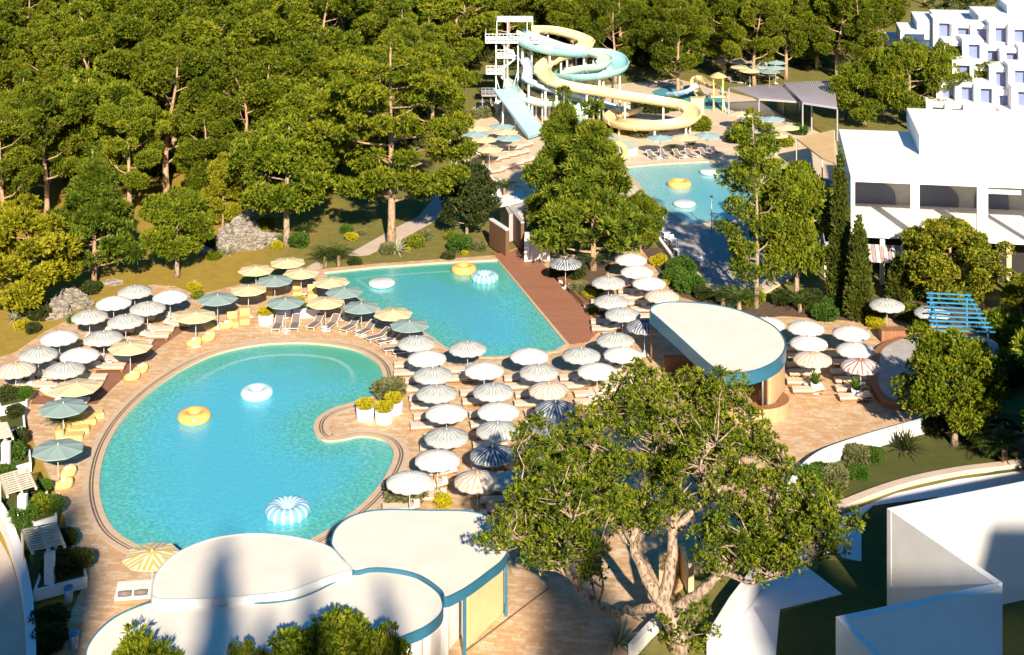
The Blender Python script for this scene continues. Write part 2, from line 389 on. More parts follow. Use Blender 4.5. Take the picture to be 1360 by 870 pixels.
# ------------------------------------------------------------------ mesh helpers
class MB:
    def __init__(s):
        s.v = []; s.f = []; s.m = []; s.sm = []; s.uv = None
    def add(s, vs, fs, mi=0, smooth=False):
        o = len(s.v)
        s.v.extend([tuple(v) for v in vs])
        for f in fs:
            s.f.append(tuple(i + o for i in f)); s.m.append(mi); s.sm.append(smooth)
        return o
    def box(s, x0, y0, z0, x1, y1, z1, mi=0, T=None):
        vs = [(x, y, z) for z in (z0, z1) for y in (y0, y1) for x in (x0, x1)]
        if T is not None: vs = [T @ Vector(v) for v in vs]
        s.add(vs, [(0, 2, 3, 1), (4, 5, 7, 6), (0, 1, 5, 4), (2, 6, 7, 3), (0, 4, 6, 2), (1, 3, 7, 5)], mi)
    def bar(s, a, b, w, h, mi=0):
        a = Vector(a); b = Vector(b); d = b - a; L = d.length
        if L < 1e-6: return
        d /= L
        up = Vector((0, 0, 1)) if abs(d.z) < 0.95 else Vector((0, 1, 0))
        sd = d.cross(up).normalized(); up = sd.cross(d)
        vs = []
        for p in (a, b):
            for i, j in ((-1, -1), (1, -1), (1, 1), (-1, 1)):
                vs.append(p + sd * (i * w / 2) + up * (j * h / 2))
        s.add(vs, [(3, 2, 1, 0), (4, 5, 6, 7), (0, 1, 5, 4), (1, 2, 6, 5), (2, 3, 7, 6), (3, 0, 4, 7)], mi)
    def prism(s, poly, z0, z1, mi=0, side=None, holes=(), bottom=False, smooth_side=False):
        side = mi if side is None else side
        loops = [poly] + list(holes)
        tl = [[Vector((x, y, 0)) for x, y in l] for l in loops]
        tris = tessellate_polygon(tl)
        flat = [p for l in loops for p in l]
        o = len(s.v)
        s.v.extend([(x, y, z1) for x, y in flat])
        for t in tris:
            a, b, c = (flat[i] for i in t)
            cr = (b[0]-a[0])*(c[1]-a[1]) - (b[1]-a[1])*(c[0]-a[0])
            if abs(cr) < 1e-9: continue
            t2 = t if cr > 0 else (t[0], t[2], t[1])
            s.f.append(tuple(o + i for i in t2)); s.m.append(mi); s.sm.append(False)
        if bottom:
            ob = len(s.v)
            s.v.extend([(x, y, z0) for x, y in flat])
            for t in tris:
                a, b, c = (flat[i] for i in t)
                cr = (b[0]-a[0])*(c[1]-a[1]) - (b[1]-a[1])*(c[0]-a[0])
                if abs(cr) < 1e-9: continue
                t2 = t if cr < 0 else (t[0], t[2], t[1])
                s.f.append(tuple(ob + i for i in t2)); s.m.append(mi); s.sm.append(False)
        for li, l in enumerate(loops):
            n = len(l)
            area = sum(l[i][0]*l[(i+1) % n][1] - l[(i+1) % n][0]*l[i][1] for i in range(n))
            ccw = area > 0
            if li > 0: ccw = not ccw
            o = len(s.v)
            s.v.extend([(x, y, z0) for x, y in l]); s.v.extend([(x, y, z1) for x, y in l])
            for i in range(n):
                j = (i + 1) % n
                f = (o+i, o+j, o+n+j, o+n+i) if ccw else (o+j, o+i, o+n+i, o+n+j)
                s.f.append(f); s.m.append(side); s.sm.append(smooth_side)
    def tube(s, pts, rad, n=6, mi=0, cap=True):
        pts = [Vector(p) for p in pts]
        k = len(pts)
        if not hasattr(rad, '__len__'): rad = [rad] * k
        o = len(s.v)
        prev = None
        for i, p in enumerate(pts):
            t = (pts[min(i+1, k-1)] - pts[max(i-1, 0)])
            t = t.normalized() if t.length > 1e-9 else Vector((0, 0, 1))
            if prev is None:
                a = t.orthogonal().normalized()
            else:
                a = prev - t * prev.dot(t)
                a = a.normalized() if a.length > 1e-6 else t.orthogonal().normalized()
            prev = a
            b = t.cross(a)
            for q in range(n):
                an = 2*PI*q/n
                s.v.append(tuple(p + (a*math.cos(an) + b*math.sin(an)) * rad[i]))
        for i in range(k-1):
            for q in range(n):
                r = (q+1) % n
                s.f.append((o+i*n+q, o+i*n+r, o+(i+1)*n+r, o+(i+1)*n+q)); s.m.append(mi); s.sm.append(True)
        if cap:
            s.f.append(tuple(o+q for q in reversed(range(n)))); s.m.append(mi); s.sm.append(False)
            s.f.append(tuple(o+(k-1)*n+q for q in range(n))); s.m.append(mi); s.sm.append(False)
    def lathe(s, prof, n=16, mi=0, c=(0, 0, 0), sx=1, sy=1, smooth=True):
        o = len(s.v)
        for r, z in prof:
            for q in range(n):
                an = 2*PI*q/n
                s.v.append((c[0]+r*math.cos(an)*sx, c[1]+r*math.sin(an)*sy, c[2]+z))
        for i in range(len(prof)-1):
            for q in range(n):
                r = (q+1) % n
                s.f.append((o+i*n+q, o+i*n+r, o+(i+1)*n+r, o+(i+1)*n+q)); s.m.append(mi); s.sm.append(smooth)
        if prof[-1][0] > 1e-5:
            s.f.append(tuple(o+(len(prof)-1)*n+q for q in range(n))); s.m.append(mi); s.sm.append(False)
    def mesh(s, name, mats):
        me = bpy.data.meshes.new(name)
        me.from_pydata(s.v, [], s.f)
        for m in (mats if isinstance(mats, (list, tuple)) else [mats]):
            me.materials.append(M[m] if isinstance(m, str) else m)
        me.polygons.foreach_set('material_index', s.m)
        me.polygons.foreach_set('use_smooth', s.sm)
        me.update()
        return me
    def build(s, name, mats, parent=None, loc=None):
        o = bpy.data.objects.new(name, s.mesh(name, mats))
        COL.objects.link(o)
        if parent is not None: o.parent = parent
        if loc is not None: o.location = loc
        return o

def thing(name, label, cat, loc=(0, 0, 0), rz=0.0, group=None):
    o = bpy.data.objects.new(name, None)
    COL.objects.link(o)
    o.location = loc; o.rotation_euler = (0, 0, rz)
    o.empty_display_size = 0.3
    tag(o, label, cat, group)
    return o

def tag(o, label, cat, group=None):
    o['label'] = label; o['category'] = cat
    if group: o['group'] = group
    elif 'group' in o: del o['group']
    return o

def struct(o, kind='structure', label=None):
    o['kind'] = kind
    if label: o['label'] = label
    return o

def dup(root, loc, rz=None, label=None, group=None, scale=None):
    def cp(o, par):
        c = o.copy(); COL.objects.link(c); c.parent = par
        for ch in o.children: cp(ch, c)
        return c
    r = cp(root, root.parent)
    r.location = loc
    if rz is not None: r.rotation_euler = (0, 0, rz)
    if scale is not None: r.scale = scale if hasattr(scale, '__len__') else (scale,)*3
    if label: r['label'] = label
    if group: r['group'] = group
    return r

class Proto:
    """first placement uses the prototype itself, later ones copy it"""
    def __init__(s, maker): s.maker = maker; s.o = None
    def place(s, loc, rz=0.0, label='', group=None, scale=None):
        if s.o is None:
            s.o = s.maker(); o = s.o
            o.location = loc; o.rotation_euler = (0, 0, rz)
            if scale is not None: o.scale = scale if hasattr(scale, '__len__') else (scale,)*3
            o['label'] = label
            if group: o['group'] = group
            return o
        return dup(s.o, loc, rz, label, group, scale if scale is not None else 1.0)

def spline(pts, closed=True, sub=8):
    n = len(pts); out = []
    d = len(pts[0])
    P = [np.array(p, float) for p in pts]
    rng = range(n) if closed else range(n-1)
    for i in rng:
        if closed:
            p0, p1, p2, p3 = P[(i-1) % n], P[i], P[(i+1) % n], P[(i+2) % n]
        else:
            p0, p1, p2, p3 = P[max(i-1, 0)], P[i], P[i+1], P[min(i+2, n-1)]
        for k in range(sub):
            t = k/sub
            out.append(tuple(0.5*((2*p1) + (-p0+p2)*t + (2*p0-5*p1+4*p2-p3)*t*t + (-p0+3*p1-3*p2+p3)*t**3)))
    if not closed: out.append(tuple(P[-1]))
    return out

def ccw(poly):
    n = len(poly)
    a = sum(poly[i][0]*poly[(i+1) % n][1] - poly[(i+1) % n][0]*poly[i][1] for i in range(n))
    return poly if a > 0 else poly[::-1]

def offset(poly, d):
    """offset a ccw polygon outwards by d"""
    n = len(poly); out = []
    for i in range(n):
        a = Vector(poly[(i-1) % n]); b = Vector(poly[i]); c = Vector(poly[(i+1) % n])
        t1 = (b-a).normalized(); t2 = (c-b).normalized()
        n1 = Vector((t1.y, -t1.x)); n2 = Vector((t2.y, -t2.x))
        m = (n1+n2)
        if m.length < 1e-6: m = n1
        m.normalize()
        k = max(0.5, m.dot(n1))
        q = b + m*(d/k)
        out.append((q.x, q.y))
    return out

def ring_strip(mb, inner, outer, z0, z1, mi=0):
    n = len(inner); o = len(mb.v)
    for lst, z in ((inner, z0), (inner, z1), (outer, z1), (outer, z0)):
        mb.v.extend([(x, y, z) for x, y in lst])
    for i in range(n):
        j = (i+1) % n
        for a, b in ((0, 1), (1, 2), (2, 3)):
            mb.f.append((o+a*n+i, o+a*n+j, o+b*n+j, o+b*n+i)[::-1]); mb.m.append(mi); mb.sm.append(False)

# ------------------------------------------------------------------ ground, decks, pools
GZ = -0.18
g = MB()
g.add([(-1500, -300, GZ), (1500, -300, GZ), (1500, 3500, GZ), (-1500, 3500, GZ)], [(0, 1, 2, 3)])
struct(g.build('ground', 'grass'))

pool1_px = [(508, 494), (497, 478), (474, 465), (440, 458), (400, 455), (350, 457), (300, 466), (260, 481), (222, 503), (188, 530),
            (160, 561), (142, 592), (133, 622), (131, 652), (137, 680), (151, 704), (177, 722), (215, 738), (270, 746), (330, 744), (385, 730), (430, 708),
            (462, 686), (492, 660), (513, 632), (524, 606), (518, 590), (503, 582), (478, 579), (452, 584), (430, 584), (418, 572), (422, 556),
            (442, 543), (468, 535), (492, 528), (507, 513)]
pool1 = ccw(spline(WP(pool1_px), True, 6))
pool2_px = [(429, 362), (500, 354.5), (580, 349), (661, 345), (752, 457), (738, 466), (700, 471), (661, 474), (631, 474), (611, 470), (590, 461),
            (572, 447), (548, 434), (520, 421), (490, 404), (462, 388), (440, 374)]
pool2 = ccw(WP(pool2_px))
pool3_px = [(826, 222), (880, 217), (942, 214), (968, 227), (1000, 247), (1030, 270), (1035, 287), (975, 292), (913, 298), (888, 281), (858, 258), (846, 242)]
pool3 = ccw(WP(pool3_px))

deck_px = [(62, 880), (112, 775), (98, 745), (86, 690), (70, 640), (50, 600), (36, 560), (28, 530), (-40, 520), (-60, 492), (20, 468), (60, 440), (100, 420),
           (150, 400), (200, 378), (232, 380), (262, 392), (300, 382), (345, 372), (395, 362), (427, 357), (500, 350), (580, 344.5), (655, 339),
           (700, 325), (740, 335), (800, 345), (850, 325), (905, 345), (930, 395), (1000, 412), (1060, 410), (1150, 405), (1240, 425), (1330, 470), (1330, 540),
           (1235, 566), (1175, 584), (1120, 600), (1072, 618), (1040, 645), (1000, 690), (950, 740), (880, 800), (838, 868), (830, 960), (640, 990), (300, 990), (60, 960)]
deck = ccw(WP(deck_px))
d = MB(); d.prism(deck, -0.6, 0.0, holes=[pool1, pool2])
struct(d.build('deck_paving', 'deck'))

def pool_water(name, poly, mat, z, step=0.8):
    n = len(poly)
    P = np.array(poly)
    x0, y0 = P.min(0); x1, y1 = P.max(0)
    pts = [Vector(p) for p in poly]
    def inside(x, y):
        c = False; j = n-1
        for i in range(n):
            if (P[i, 1] > y) != (P[j, 1] > y) and x < (P[j, 0]-P[i, 0])*(y-P[i, 1])/(P[j, 1]-P[i, 1])+P[i, 0]:
                c = not c
            j = i
        return c
    A = P; B = np.roll(P, -1, 0)
    def dist(x, y):
        q = np.array((x, y)); ab = B-A
        t = np.clip(((q-A)*ab).sum(1)/np.maximum((ab*ab).sum(1), 1e-9), 0, 1)
        return np.sqrt((((A+ab*t[:, None])-q)**2).sum(1).min())
    y = y0
    while y < y1:
        x = x0
        while x < x1:
            if inside(x, y) and dist(x, y) > 0.35: pts.append(Vector((x, y)))
            x += step
        y += step
    r = delaunay_2d_cdt(pts, [(i, (i+1) % n) for i in range(n)], [], 1, 1e-5)
    vs = r[0]
    me = bpy.data.meshes.new(name)
    fs = []
    for f in r[2]:
        a, b, c = (vs[i] for i in f[:3])
        cr = (b.x-a.x)*(c.y-a.y)-(b.y-a.y)*(c.x-a.x)
        fs.append(tuple(f) if cr > 0 else tuple(reversed(f)))
    me.from_pydata([(v.x, v.y, z) for v in vs], [], fs)
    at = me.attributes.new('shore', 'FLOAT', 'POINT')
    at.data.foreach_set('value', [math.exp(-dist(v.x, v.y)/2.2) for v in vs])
    me.materials.append(M[mat])
    o = bpy.data.objects.new(name, me); COL.objects.link(o)
    return struct(o)
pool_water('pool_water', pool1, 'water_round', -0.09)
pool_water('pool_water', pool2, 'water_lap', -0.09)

def coping(poly, wide=0.95, gutter=True, mats=('coping', 'coping_dark')):
    mb = MB()
    a = offset(poly, -0.06); b = offset(poly, 0.30)
    ring_strip(mb, a, b, -0.12, 0.035, 0)
    if gutter:
        c = offset(poly, 0.40); c2 = offset(poly, 0.46); c3 = offset(poly, 0.58); e = offset(poly, wide)
        ring_strip(mb, b, c, -0.05, 0.012, 1)
        ring_strip(mb, c, c2, -0.05, 0.030, 0)
        ring_strip(mb, c2, c3, -0.05, 0.010, 1)
        ring_strip(mb, c3, e, -0.05, 0.022, 0)
    return struct(mb.build('pool_coping', list(mats)))
coping(pool1)
coping(pool2, gutter=False)

updeck_px = [(602, 232), (596, 200), (628, 160), (660, 140), (720, 120), (900, 105), (1000, 130), (1050, 160), (1110, 185), (1125, 300), (1090, 345),
             (1010, 392), (940, 388), (912, 345), (880, 318), (845, 300), (800, 268), (700, 262), (640, 262)]
updeck = ccw(WP(updeck_px))
d = MB(); d.prism(updeck, -0.6, 0.0, holes=[pool3])
struct(d.build('upper_deck_paving', 'deck_pale'))
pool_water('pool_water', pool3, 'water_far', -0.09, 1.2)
coping(pool3, gutter=False)

def sheet(name, px, z0, z1, mat, kind='structure', side=None):
    mb = MB(); mb.prism(ccw(WP(px)), z0, z1)
    o = mb.build(name, mat)
    return struct(o, kind)
# shaded grey paving beside the far pool
sheet('grey_paving', [(858, 272), (900, 303), (985, 297), (1000, 330), (990, 378), (948, 382), (922, 345), (890, 318), (862, 300)], -0.05, 0.006, 'deck_grey')
# reddish board decks
sheet('red_deck_strip', [(245, 424), (257, 431), (214, 460), (180, 488), (152, 513), (128, 537), (40, 537), (58, 505), (84, 494), (112, 505), (142, 484), (176, 464), (207, 445)], -0.05, 0.008, 'red_deck')
# garden paths
sheet('garden_path', [(461, 336), (520, 303), (556, 285), (575, 262), (560, 240), (590, 243), (598, 262), (580, 290), (540, 312), (490, 336), (470, 338)], -0.3, -0.16, 'path')
sheet('forest_path', [(590, 172), (640, 132), (652, 138), (615, 178), (598, 188)], -0.3, -0.16, 'path')
sheet('lawn_path', [(395, 360), (420, 345), (432, 350), (420, 358)], -0.3, -0.16, 'path')

# boardwalk between the pools
mb = MB(); mb.prism(ccw(WP([(655, 337), (672, 338), (698, 325), (729, 360), (799, 437), (780, 455.5), (757, 458.5)])), -0.1, 0.05)
bw = mb.build('boardwalk', 'boardwalk'); struct(bw)

# lawns and the curved white path on the lower right
sheet('lawn', [(1075, 622), (1175, 588), (1235, 570), (1330, 545), (1500, 560), (1500, 640), (1360, 614), (1270, 625), (1190, 643), (1110, 672), (1060, 705), (1010, 690)], -0.3, -0.15, 'lawn')
sheet('lower_lawn', [(1145, 668), (1165, 668), (1400, 600), (1600, 700), (1600, 1000), (1010, 1000), (1020, 850), (1028, 812), (1120, 786), (1085, 757), (1090, 740), (1145, 742)], -0.3, -0.145, 'lawn')
wp = [(1500, 600), (1360, 622), (1270, 634), (1190, 652), (1110, 684), (1060, 718), (1020, 755), (975, 810), (940, 875), (910, 960),
      (1020, 960), (1030, 870), (1036, 805), (1118, 785), (1062, 742), (1090, 730), (1144, 742), (1144, 682), (1160, 668), (1245, 657), (1250, 661), (1400, 628), (1500, 650)]
mb = MB(); mb.prism(ccw(WP(wp)), -0.3, -0.138); struct(mb.build('white_path', 'white_path'))

def wall_along(name, px, z0, z1, th, mat, sub=6, label=None, cat='wall', loop=False):
    pts = spline(WP(px), False, sub) if sub > 1 else WP(px)
    n = len(pts); L = []; Rr = []
    for i in range(n):
        a = Vector(pts[max(i-1, 0)]); b = Vector(pts[min(i+1, n-1)])
        t = (b-a).normalized(); nn = Vector((t.y, -t.x)); p = Vector(pts[i])
        L.append(tuple(p+nn*th/2)); Rr.append(tuple(p-nn*th/2))
    mb = MB(); mb.prism(ccw(L+Rr[::-1]), z0, z1)
    o = mb.build(name, mat)
    tag(o, label, cat)
    return o
wall_along('garden_wall', [(1046, 668), (1062, 640), (1090, 616), (1130, 600), (1175, 586), (1228, 571), (1300, 552)], -0.3, 0.75, 0.35, 'white_wall', label='curved white retaining wall between the paved terrace and the sloping lawn')
wall_along('path_kerb', [(1500, 588), (1360, 614), (1270, 626), (1190, 644), (1110, 675), (1062, 706), (1030, 735)], -0.3, 0.12, 0.6, 'path', label='low curved kerb wall along the white path beside the lawn', cat='kerb')
wall_along('curved_wall', [(-40, 640), (0, 690), (20, 735), (34, 790), (40, 840), (42, 900)], -0.3, 0.8, 0.45, 'white_wall', label='curved white wall at the left edge behind the pergolas')
sheet('side_path', [(-60, 690), (-5, 705), (14, 740), (32, 800), (38, 850), (40, 960), (-120, 960)], -0.3, -0.14, 'path')

exec_parts = []
# ------------------------------------------------------------------ foliage
def unit(v): return v/np.maximum(np.linalg.norm(v, axis=1, keepdims=True), 1e-9)

def foliage_mesh(name, blobs, tufts, L, Wd, mat, seed=1, up=0.5, fan=4, spread=0.7, flat=0.75, mats=None, hang=0.0, shell=0.55):
    """blobs: (x,y,z,r). tufts: total number of tufts over all the blobs"""
    rs = np.random.RandomState(seed)
    B = np.array(blobs, float)
    w = B[:, 3]**2; w /= w.sum()
    k = rs.choice(len(B), tufts, p=w)
    dr = rs.normal(size=(tufts, 3)); dr[:, 2] += 0.35
    dr = unit(dr)
    rad = B[k, 3]*(shell+(1-shell)*rs.rand(tufts)**0.6)
    c = B[k, :3] + dr*rad[:, None]*np.array([1, 1, flat])
    bt = rs.rand(len(B))
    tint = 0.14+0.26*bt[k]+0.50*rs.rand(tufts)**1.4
    d0 = unit(dr + np.array([0, 0, up]) + rs.normal(scale=0.3, size=(tufts, 3)))
    N = tufts*fan
    c = np.repeat(c, fan, 0); d0 = np.repeat(d0, fan, 0); tint = np.repeat(tint, fan)
    d1 = unit(d0 + rs.normal(scale=spread, size=(N, 3)) - np.array([0, 0, hang]))
    s = unit(np.cross(d1, rs.normal(size=(N, 3))))
    l = (L*(0.65+0.7*rs.rand(N)))[:, None]; wd = (Wd*(0.7+0.6*rs.rand(N)))[:, None]
    base = c; mid = c + d1*l*0.5; tip = c + d1*l
    nn = np.cross(d1, s)*wd*0.25
    V = np.stack([base, mid+s*wd*0.5+nn, tip, mid-s*wd*0.5+nn], 1).reshape(-1, 3)
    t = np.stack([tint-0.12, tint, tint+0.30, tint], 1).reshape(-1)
    me = bpy.data.meshes.new(name)
    me.vertices.add(N*4); me.vertices.foreach_set('co', V.ravel())
    me.loops.add(N*4); me.loops.foreach_set('vertex_index', np.arange(N*4, dtype=np.int32))
    me.polygons.add(N)
    me.polygons.foreach_set('loop_start', np.arange(0, N*4, 4, dtype=np.int32))
    try: me.polygons.foreach_set('loop_total', np.full(N, 4, dtype=np.int32))
    except Exception: pass
    me.update(calc_edges=True)
    at = me.attributes.new('tint', 'FLOAT', 'POINT'); at.data.foreach_set('value', t.astype(np.float32))
    me.materials.append(M[mat])
    return me

def grow(rs, H, tr, cb, Rr, prof, nl, up0=0.25, br=1.3, wander=0.25, sub=3, lean=(0, 0), top=True, limb_start=None, forks=0):
    """returns MB with trunk and limbs, and the blobs"""
    mb = MB(); blobs = []
    n = 9
    tp = []
    wx = rs.normal(scale=wander, size=2)
    ph = rs.rand()*6
    for i in range(n):
        t = i/(n-1)
        tp.append(Vector((lean[0]*t+wx[0]*math.sin(t*4+ph)*t, lean[1]*t+wx[1]*math.cos(t*3.5+ph)*t, H*t*(0.96))))
    trad = [tr*(1-0.82*(i/(n-1))**0.9)*(1.25 if i == 0 else 1) for i in range(n)]
    mb.tube(tp, trad, 8)
    def at(t):
        x = t*(n-1); i = min(int(x), n-2); return tp[i].lerp(tp[i+1], x-i)
    ls = cb*0.8 if limb_start is None else limb_start
    for k in range(nl):
        u = (k+0.5)/nl
        t = ls+(0.95-ls)*u
        az = k*2.399+rs.rand()*0.9
        rl = Rr*prof((t-cb)/(1-cb) if t > cb else 0.02)*(0.75+0.4*rs.rand())
        if rl < 0.3: rl = 0.3
        el = up0*(0.6+0.8*rs.rand())
        p0 = at(t*0.92)
        dx = Vector((math.cos(az), math.sin(az), 0))
        pts = [p0]; 
        bend = rs.normal(scale=0.12)
        side = Vector((-dx.y, dx.x, 0))
        for q in (0.35, 0.7, 1.0):
            pts.append(p0 + dx*rl*q + side*bend*rl*q*q + Vector((0, 0, rl*el*q*q + 0.1*rl*q)))
        r0 = max(0.05, tr*0.46*(1-0.6*t))
        mb.tube(pts, [r0, r0*.7, r0*.45, r0*.2], 5, cap=False)
        b = br*(0.75+0.5*rs.rand())
        blobs.append((*pts[-1], b))
        blobs.append((*(pts[2]+Vector((0, 0, 0.25*b))), b*0.95))
        for j in range(sub):
            q0 = pts[1].lerp(pts[3], rs.rand()*0.8)
            an = az+rs.choice([-1, 1])*(0.5+0.8*rs.rand())
            ll = rl*(0.3+0.3*rs.rand())
            q1 = q0 + Vector((math.cos(an)*ll, math.sin(an)*ll, ll*(el+0.3*rs.rand())))
            mb.tube([q0, q0.lerp(q1, .5)+Vector((0, 0, .05*ll)), q1], [r0*.4, r0*.28, r0*.12], 4, cap=False)
            blobs.append((*q1, b*(0.6+0.4*rs.rand())))
    if top: blobs.append((*tp[-1], br*0.9))
    return mb, blobs

def make_tree_proto(name, cat, seed, leafmat, barkmat, H, tr, cb, Rr, prof, nl, tufts, L, Wd, **kw):
    fk = {k: kw.pop(k) for k in list(kw) if k in ('up', 'fan', 'spread', 'flat', 'hang', 'shell')}
    def maker():
        rs = np.random.RandomState(seed)
        mb, blobs = grow(rs, H, tr, cb, Rr, prof, nl, **kw)
        t = thing(name, '', cat)
        mb.build('trunk', barkmat, t)
        me = foliage_mesh('crown', blobs, tufts, L, Wd, leafmat, seed, **fk)
        c = bpy.data.objects.new('crown', me); COL.objects.link(c); c.parent = t
        return t
    return Proto(maker)

dome = lambda t: math.sqrt(max(0.02, 1-(2*t-0.75)**2/1.6))*1.0
umb = lambda t: 0.62+0.45*math.sin(min(1, max(0, t))*PI*0.75+0.5)
cone = lambda t: max(0.06, (1-t)**0.85)
egg = lambda t: max(0.1, math.sin(PI*min(0.97, 0.18+0.8*t))**0.7)

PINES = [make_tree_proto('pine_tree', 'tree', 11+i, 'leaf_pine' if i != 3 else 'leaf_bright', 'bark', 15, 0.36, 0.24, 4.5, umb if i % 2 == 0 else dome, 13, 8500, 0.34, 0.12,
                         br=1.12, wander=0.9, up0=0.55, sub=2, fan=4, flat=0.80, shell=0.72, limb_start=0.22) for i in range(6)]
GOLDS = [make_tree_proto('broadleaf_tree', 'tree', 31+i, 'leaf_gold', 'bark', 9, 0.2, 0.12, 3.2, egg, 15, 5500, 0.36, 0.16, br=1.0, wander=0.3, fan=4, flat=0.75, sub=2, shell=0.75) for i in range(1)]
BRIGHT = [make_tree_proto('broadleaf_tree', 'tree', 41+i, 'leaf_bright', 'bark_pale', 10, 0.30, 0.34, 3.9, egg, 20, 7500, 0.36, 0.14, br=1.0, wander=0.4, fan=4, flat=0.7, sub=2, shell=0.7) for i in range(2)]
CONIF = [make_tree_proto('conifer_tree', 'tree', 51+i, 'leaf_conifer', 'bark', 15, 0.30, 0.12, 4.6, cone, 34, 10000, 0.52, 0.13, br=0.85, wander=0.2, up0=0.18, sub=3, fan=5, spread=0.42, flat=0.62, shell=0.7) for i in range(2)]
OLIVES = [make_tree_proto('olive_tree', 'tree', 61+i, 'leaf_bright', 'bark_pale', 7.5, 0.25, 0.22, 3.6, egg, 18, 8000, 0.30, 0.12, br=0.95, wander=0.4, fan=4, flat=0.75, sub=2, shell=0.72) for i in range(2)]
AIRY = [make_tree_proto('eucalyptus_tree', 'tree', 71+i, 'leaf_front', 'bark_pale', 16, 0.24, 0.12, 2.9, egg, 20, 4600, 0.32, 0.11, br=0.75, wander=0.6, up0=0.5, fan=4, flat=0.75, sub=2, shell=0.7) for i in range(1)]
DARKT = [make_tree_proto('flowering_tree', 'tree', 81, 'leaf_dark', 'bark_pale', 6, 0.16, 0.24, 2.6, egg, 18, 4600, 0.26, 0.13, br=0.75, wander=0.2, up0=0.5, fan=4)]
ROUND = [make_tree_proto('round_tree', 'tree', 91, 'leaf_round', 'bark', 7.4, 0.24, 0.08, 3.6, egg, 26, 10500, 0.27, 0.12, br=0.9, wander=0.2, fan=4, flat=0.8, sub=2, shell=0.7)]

def cypress_maker(seed, H, Rr, n=4200):
    def mk():
        t = thing('cypress_tree', '', 'tree')
        mb = MB(); mb.tube([(0, 0, 0), (0, 0, H*0.5), (0.05, 0, H*0.93)], [0.16, 0.1, 0.03], 6); mb.build('trunk', 'bark', t)
        rs = np.random.RandomState(seed); bl = []
        for i in range(60):
            u = i/59; z = 0.3+u*(H-0.6)
            r = Rr*min(1, (u+0.10)*5)*max(0.12, (1-u)**0.55)
            a = rs.rand()*6.28; q = r*0.35
            bl.append((q*math.cos(a), q*math.sin(a), z, r*0.72))
        me = foliage_mesh('crown', bl, n, 0.34, 0.13, 'leaf_cypress', seed, up=1.6, fan=4, spread=0.3, flat=1.2)
        c = bpy.data.objects.new('crown', me); COL.objects.link(c); c.parent = t
        return t
    return Proto(mk)

GRP = {}
def ordw(i):
    if i > 24: i = 24
    return ['first', 'second', 'third', 'fourth', 'fifth', 'sixth', 'seventh', 'eighth', 'ninth', 'tenth', 'eleventh', 'twelfth', 'thirteenth', 'fourteenth',
            'fifteenth', 'sixteenth', 'seventeenth', 'eighteenth', 'nineteenth', 'twentieth', 'twenty-first', 'twenty-second', 'twenty-third', 'twenty-fourth', 'twenty-fifth'][i]

def tree_at(protos, i, px, py, H, baseH, label, group=None, rad=1.0, rz=None, z=GZ):
    p = W(px, py, z)
    s = H/baseH
    return protos[i % len(protos)].place((p.x, p.y, z), RNG.random()*6.28 if rz is None else rz, label, group, (s*rad, s*rad, s))

# trees that stand out by themselves
tree_at(GOLDS, 0, 38, 418, 9.4, 9, 'yellow-green bushy tree at the left edge above the agave and pale rocks', rad=1.05)
tree_at(CONIF, 1, 125, 381, 12.4, 15, 'rounded conifer with a short bare trunk behind the left parasols, second from the left edge', rad=0.95)
tree_at(BRIGHT, 0, 235, 369, 7.8, 10, 'small round-crowned tree on the mustard slope left of the large rocks', rad=0.95)
tree_at(BRIGHT, 1, 381, 327, 11.8, 10, 'bright green tree with a thick pale trunk right of the large rocks', rad=1.0)
tree_at(GOLDS, 0, 296, 302, 7, 9, 'golden leafed sapling behind the large rocks', rad=0.7)
tree_at(GOLDS, 0, 448, 205, 8, 9, 'golden tree glowing between the dark pines left of the tall pine', rad=0.8)
for i, (dx, lab) in enumerate([(0, 'tall layered pine with a straight bare trunk beside the garden path')]):
    pass
TALL = make_tree_proto('pine_tree', 'tree', 19, 'leaf_pine', 'bark', 20.0, 0.42, 0.26, 6.0, umb, 22, 11000, 0.42, 0.15, br=1.15, wander=0.6, up0=0.16, sub=3, flat=0.5, shell=0.7, limb_start=0.22)
p = W(520, 328, GZ); TALL.place(p, 0.4, 'tall layered pine with a straight bare trunk beside the garden path')
tree_at(CONIF, 0, 788, 362, 15.2, 15, 'broad conifer beside the boardwalk, the larger of the twin crowns', rad=0.97)
tree_at(CONIF, 1, 748, 330, 15.0, 15, 'slimmer conifer spire behind the broad conifer near the boardwalk', rad=0.75)
tree_at(OLIVES, 0, 851, 338, 5.6, 7.5, 'small grey-green tree right of the broad conifer', rad=0.75)
tree_at(DARKT, 0, 620, 314, 6.4, 6, 'dark-leafed small tree with pale blossoms above the yellow ring', rad=1.0)
tree_at(AIRY, 0, 1004, 412, 16.6, 16, 'tall airy eucalyptus rising behind the half-round bar roof', rad=0.86)
tree_at(OLIVES, 1, 1058, 398, 11, 7.5, 'leafy tree between the eucalyptus and the tall cypress', rad=0.62)
tree_at(AIRY, 0, 1035, 340, 9, 16, 'slim airy tree right of the far pool', rad=1.4)
cy = cypress_maker(5, 13.6, 1.15); q = W(1115, 412, GZ); cy.place(q, 0, 'tallest dark cypress at the white building corner')
cy2 = cypress_maker(6, 8.8, 1.25, 3800); q = W(1141, 428, GZ); cy2.place(q, 0, 'middle-height cypress just right of the tallest cypress')
cy3 = cypress_maker(7, 4.2, 1.0, 2000); q = W(1193, 402, GZ); cy3.place(q, 0, 'short cypress left of the rounded tree by the white hotel')
tree_at(ROUND, 0, 1260, 404, 6.9, 7.4, 'wide round tree in front of the hotel loggia', rad=1.08)
tree_at(ROUND, 0, 1362, 425, 3.6, 7.4, 'bushy tree at the right edge beside the blue pergola', rad=0.95)
tree_at(OLIVES, 1, 1268, 592, 7.2, 7.5, 'leafy tree on the shaded lawn below the blue pergola', rad=0.90)
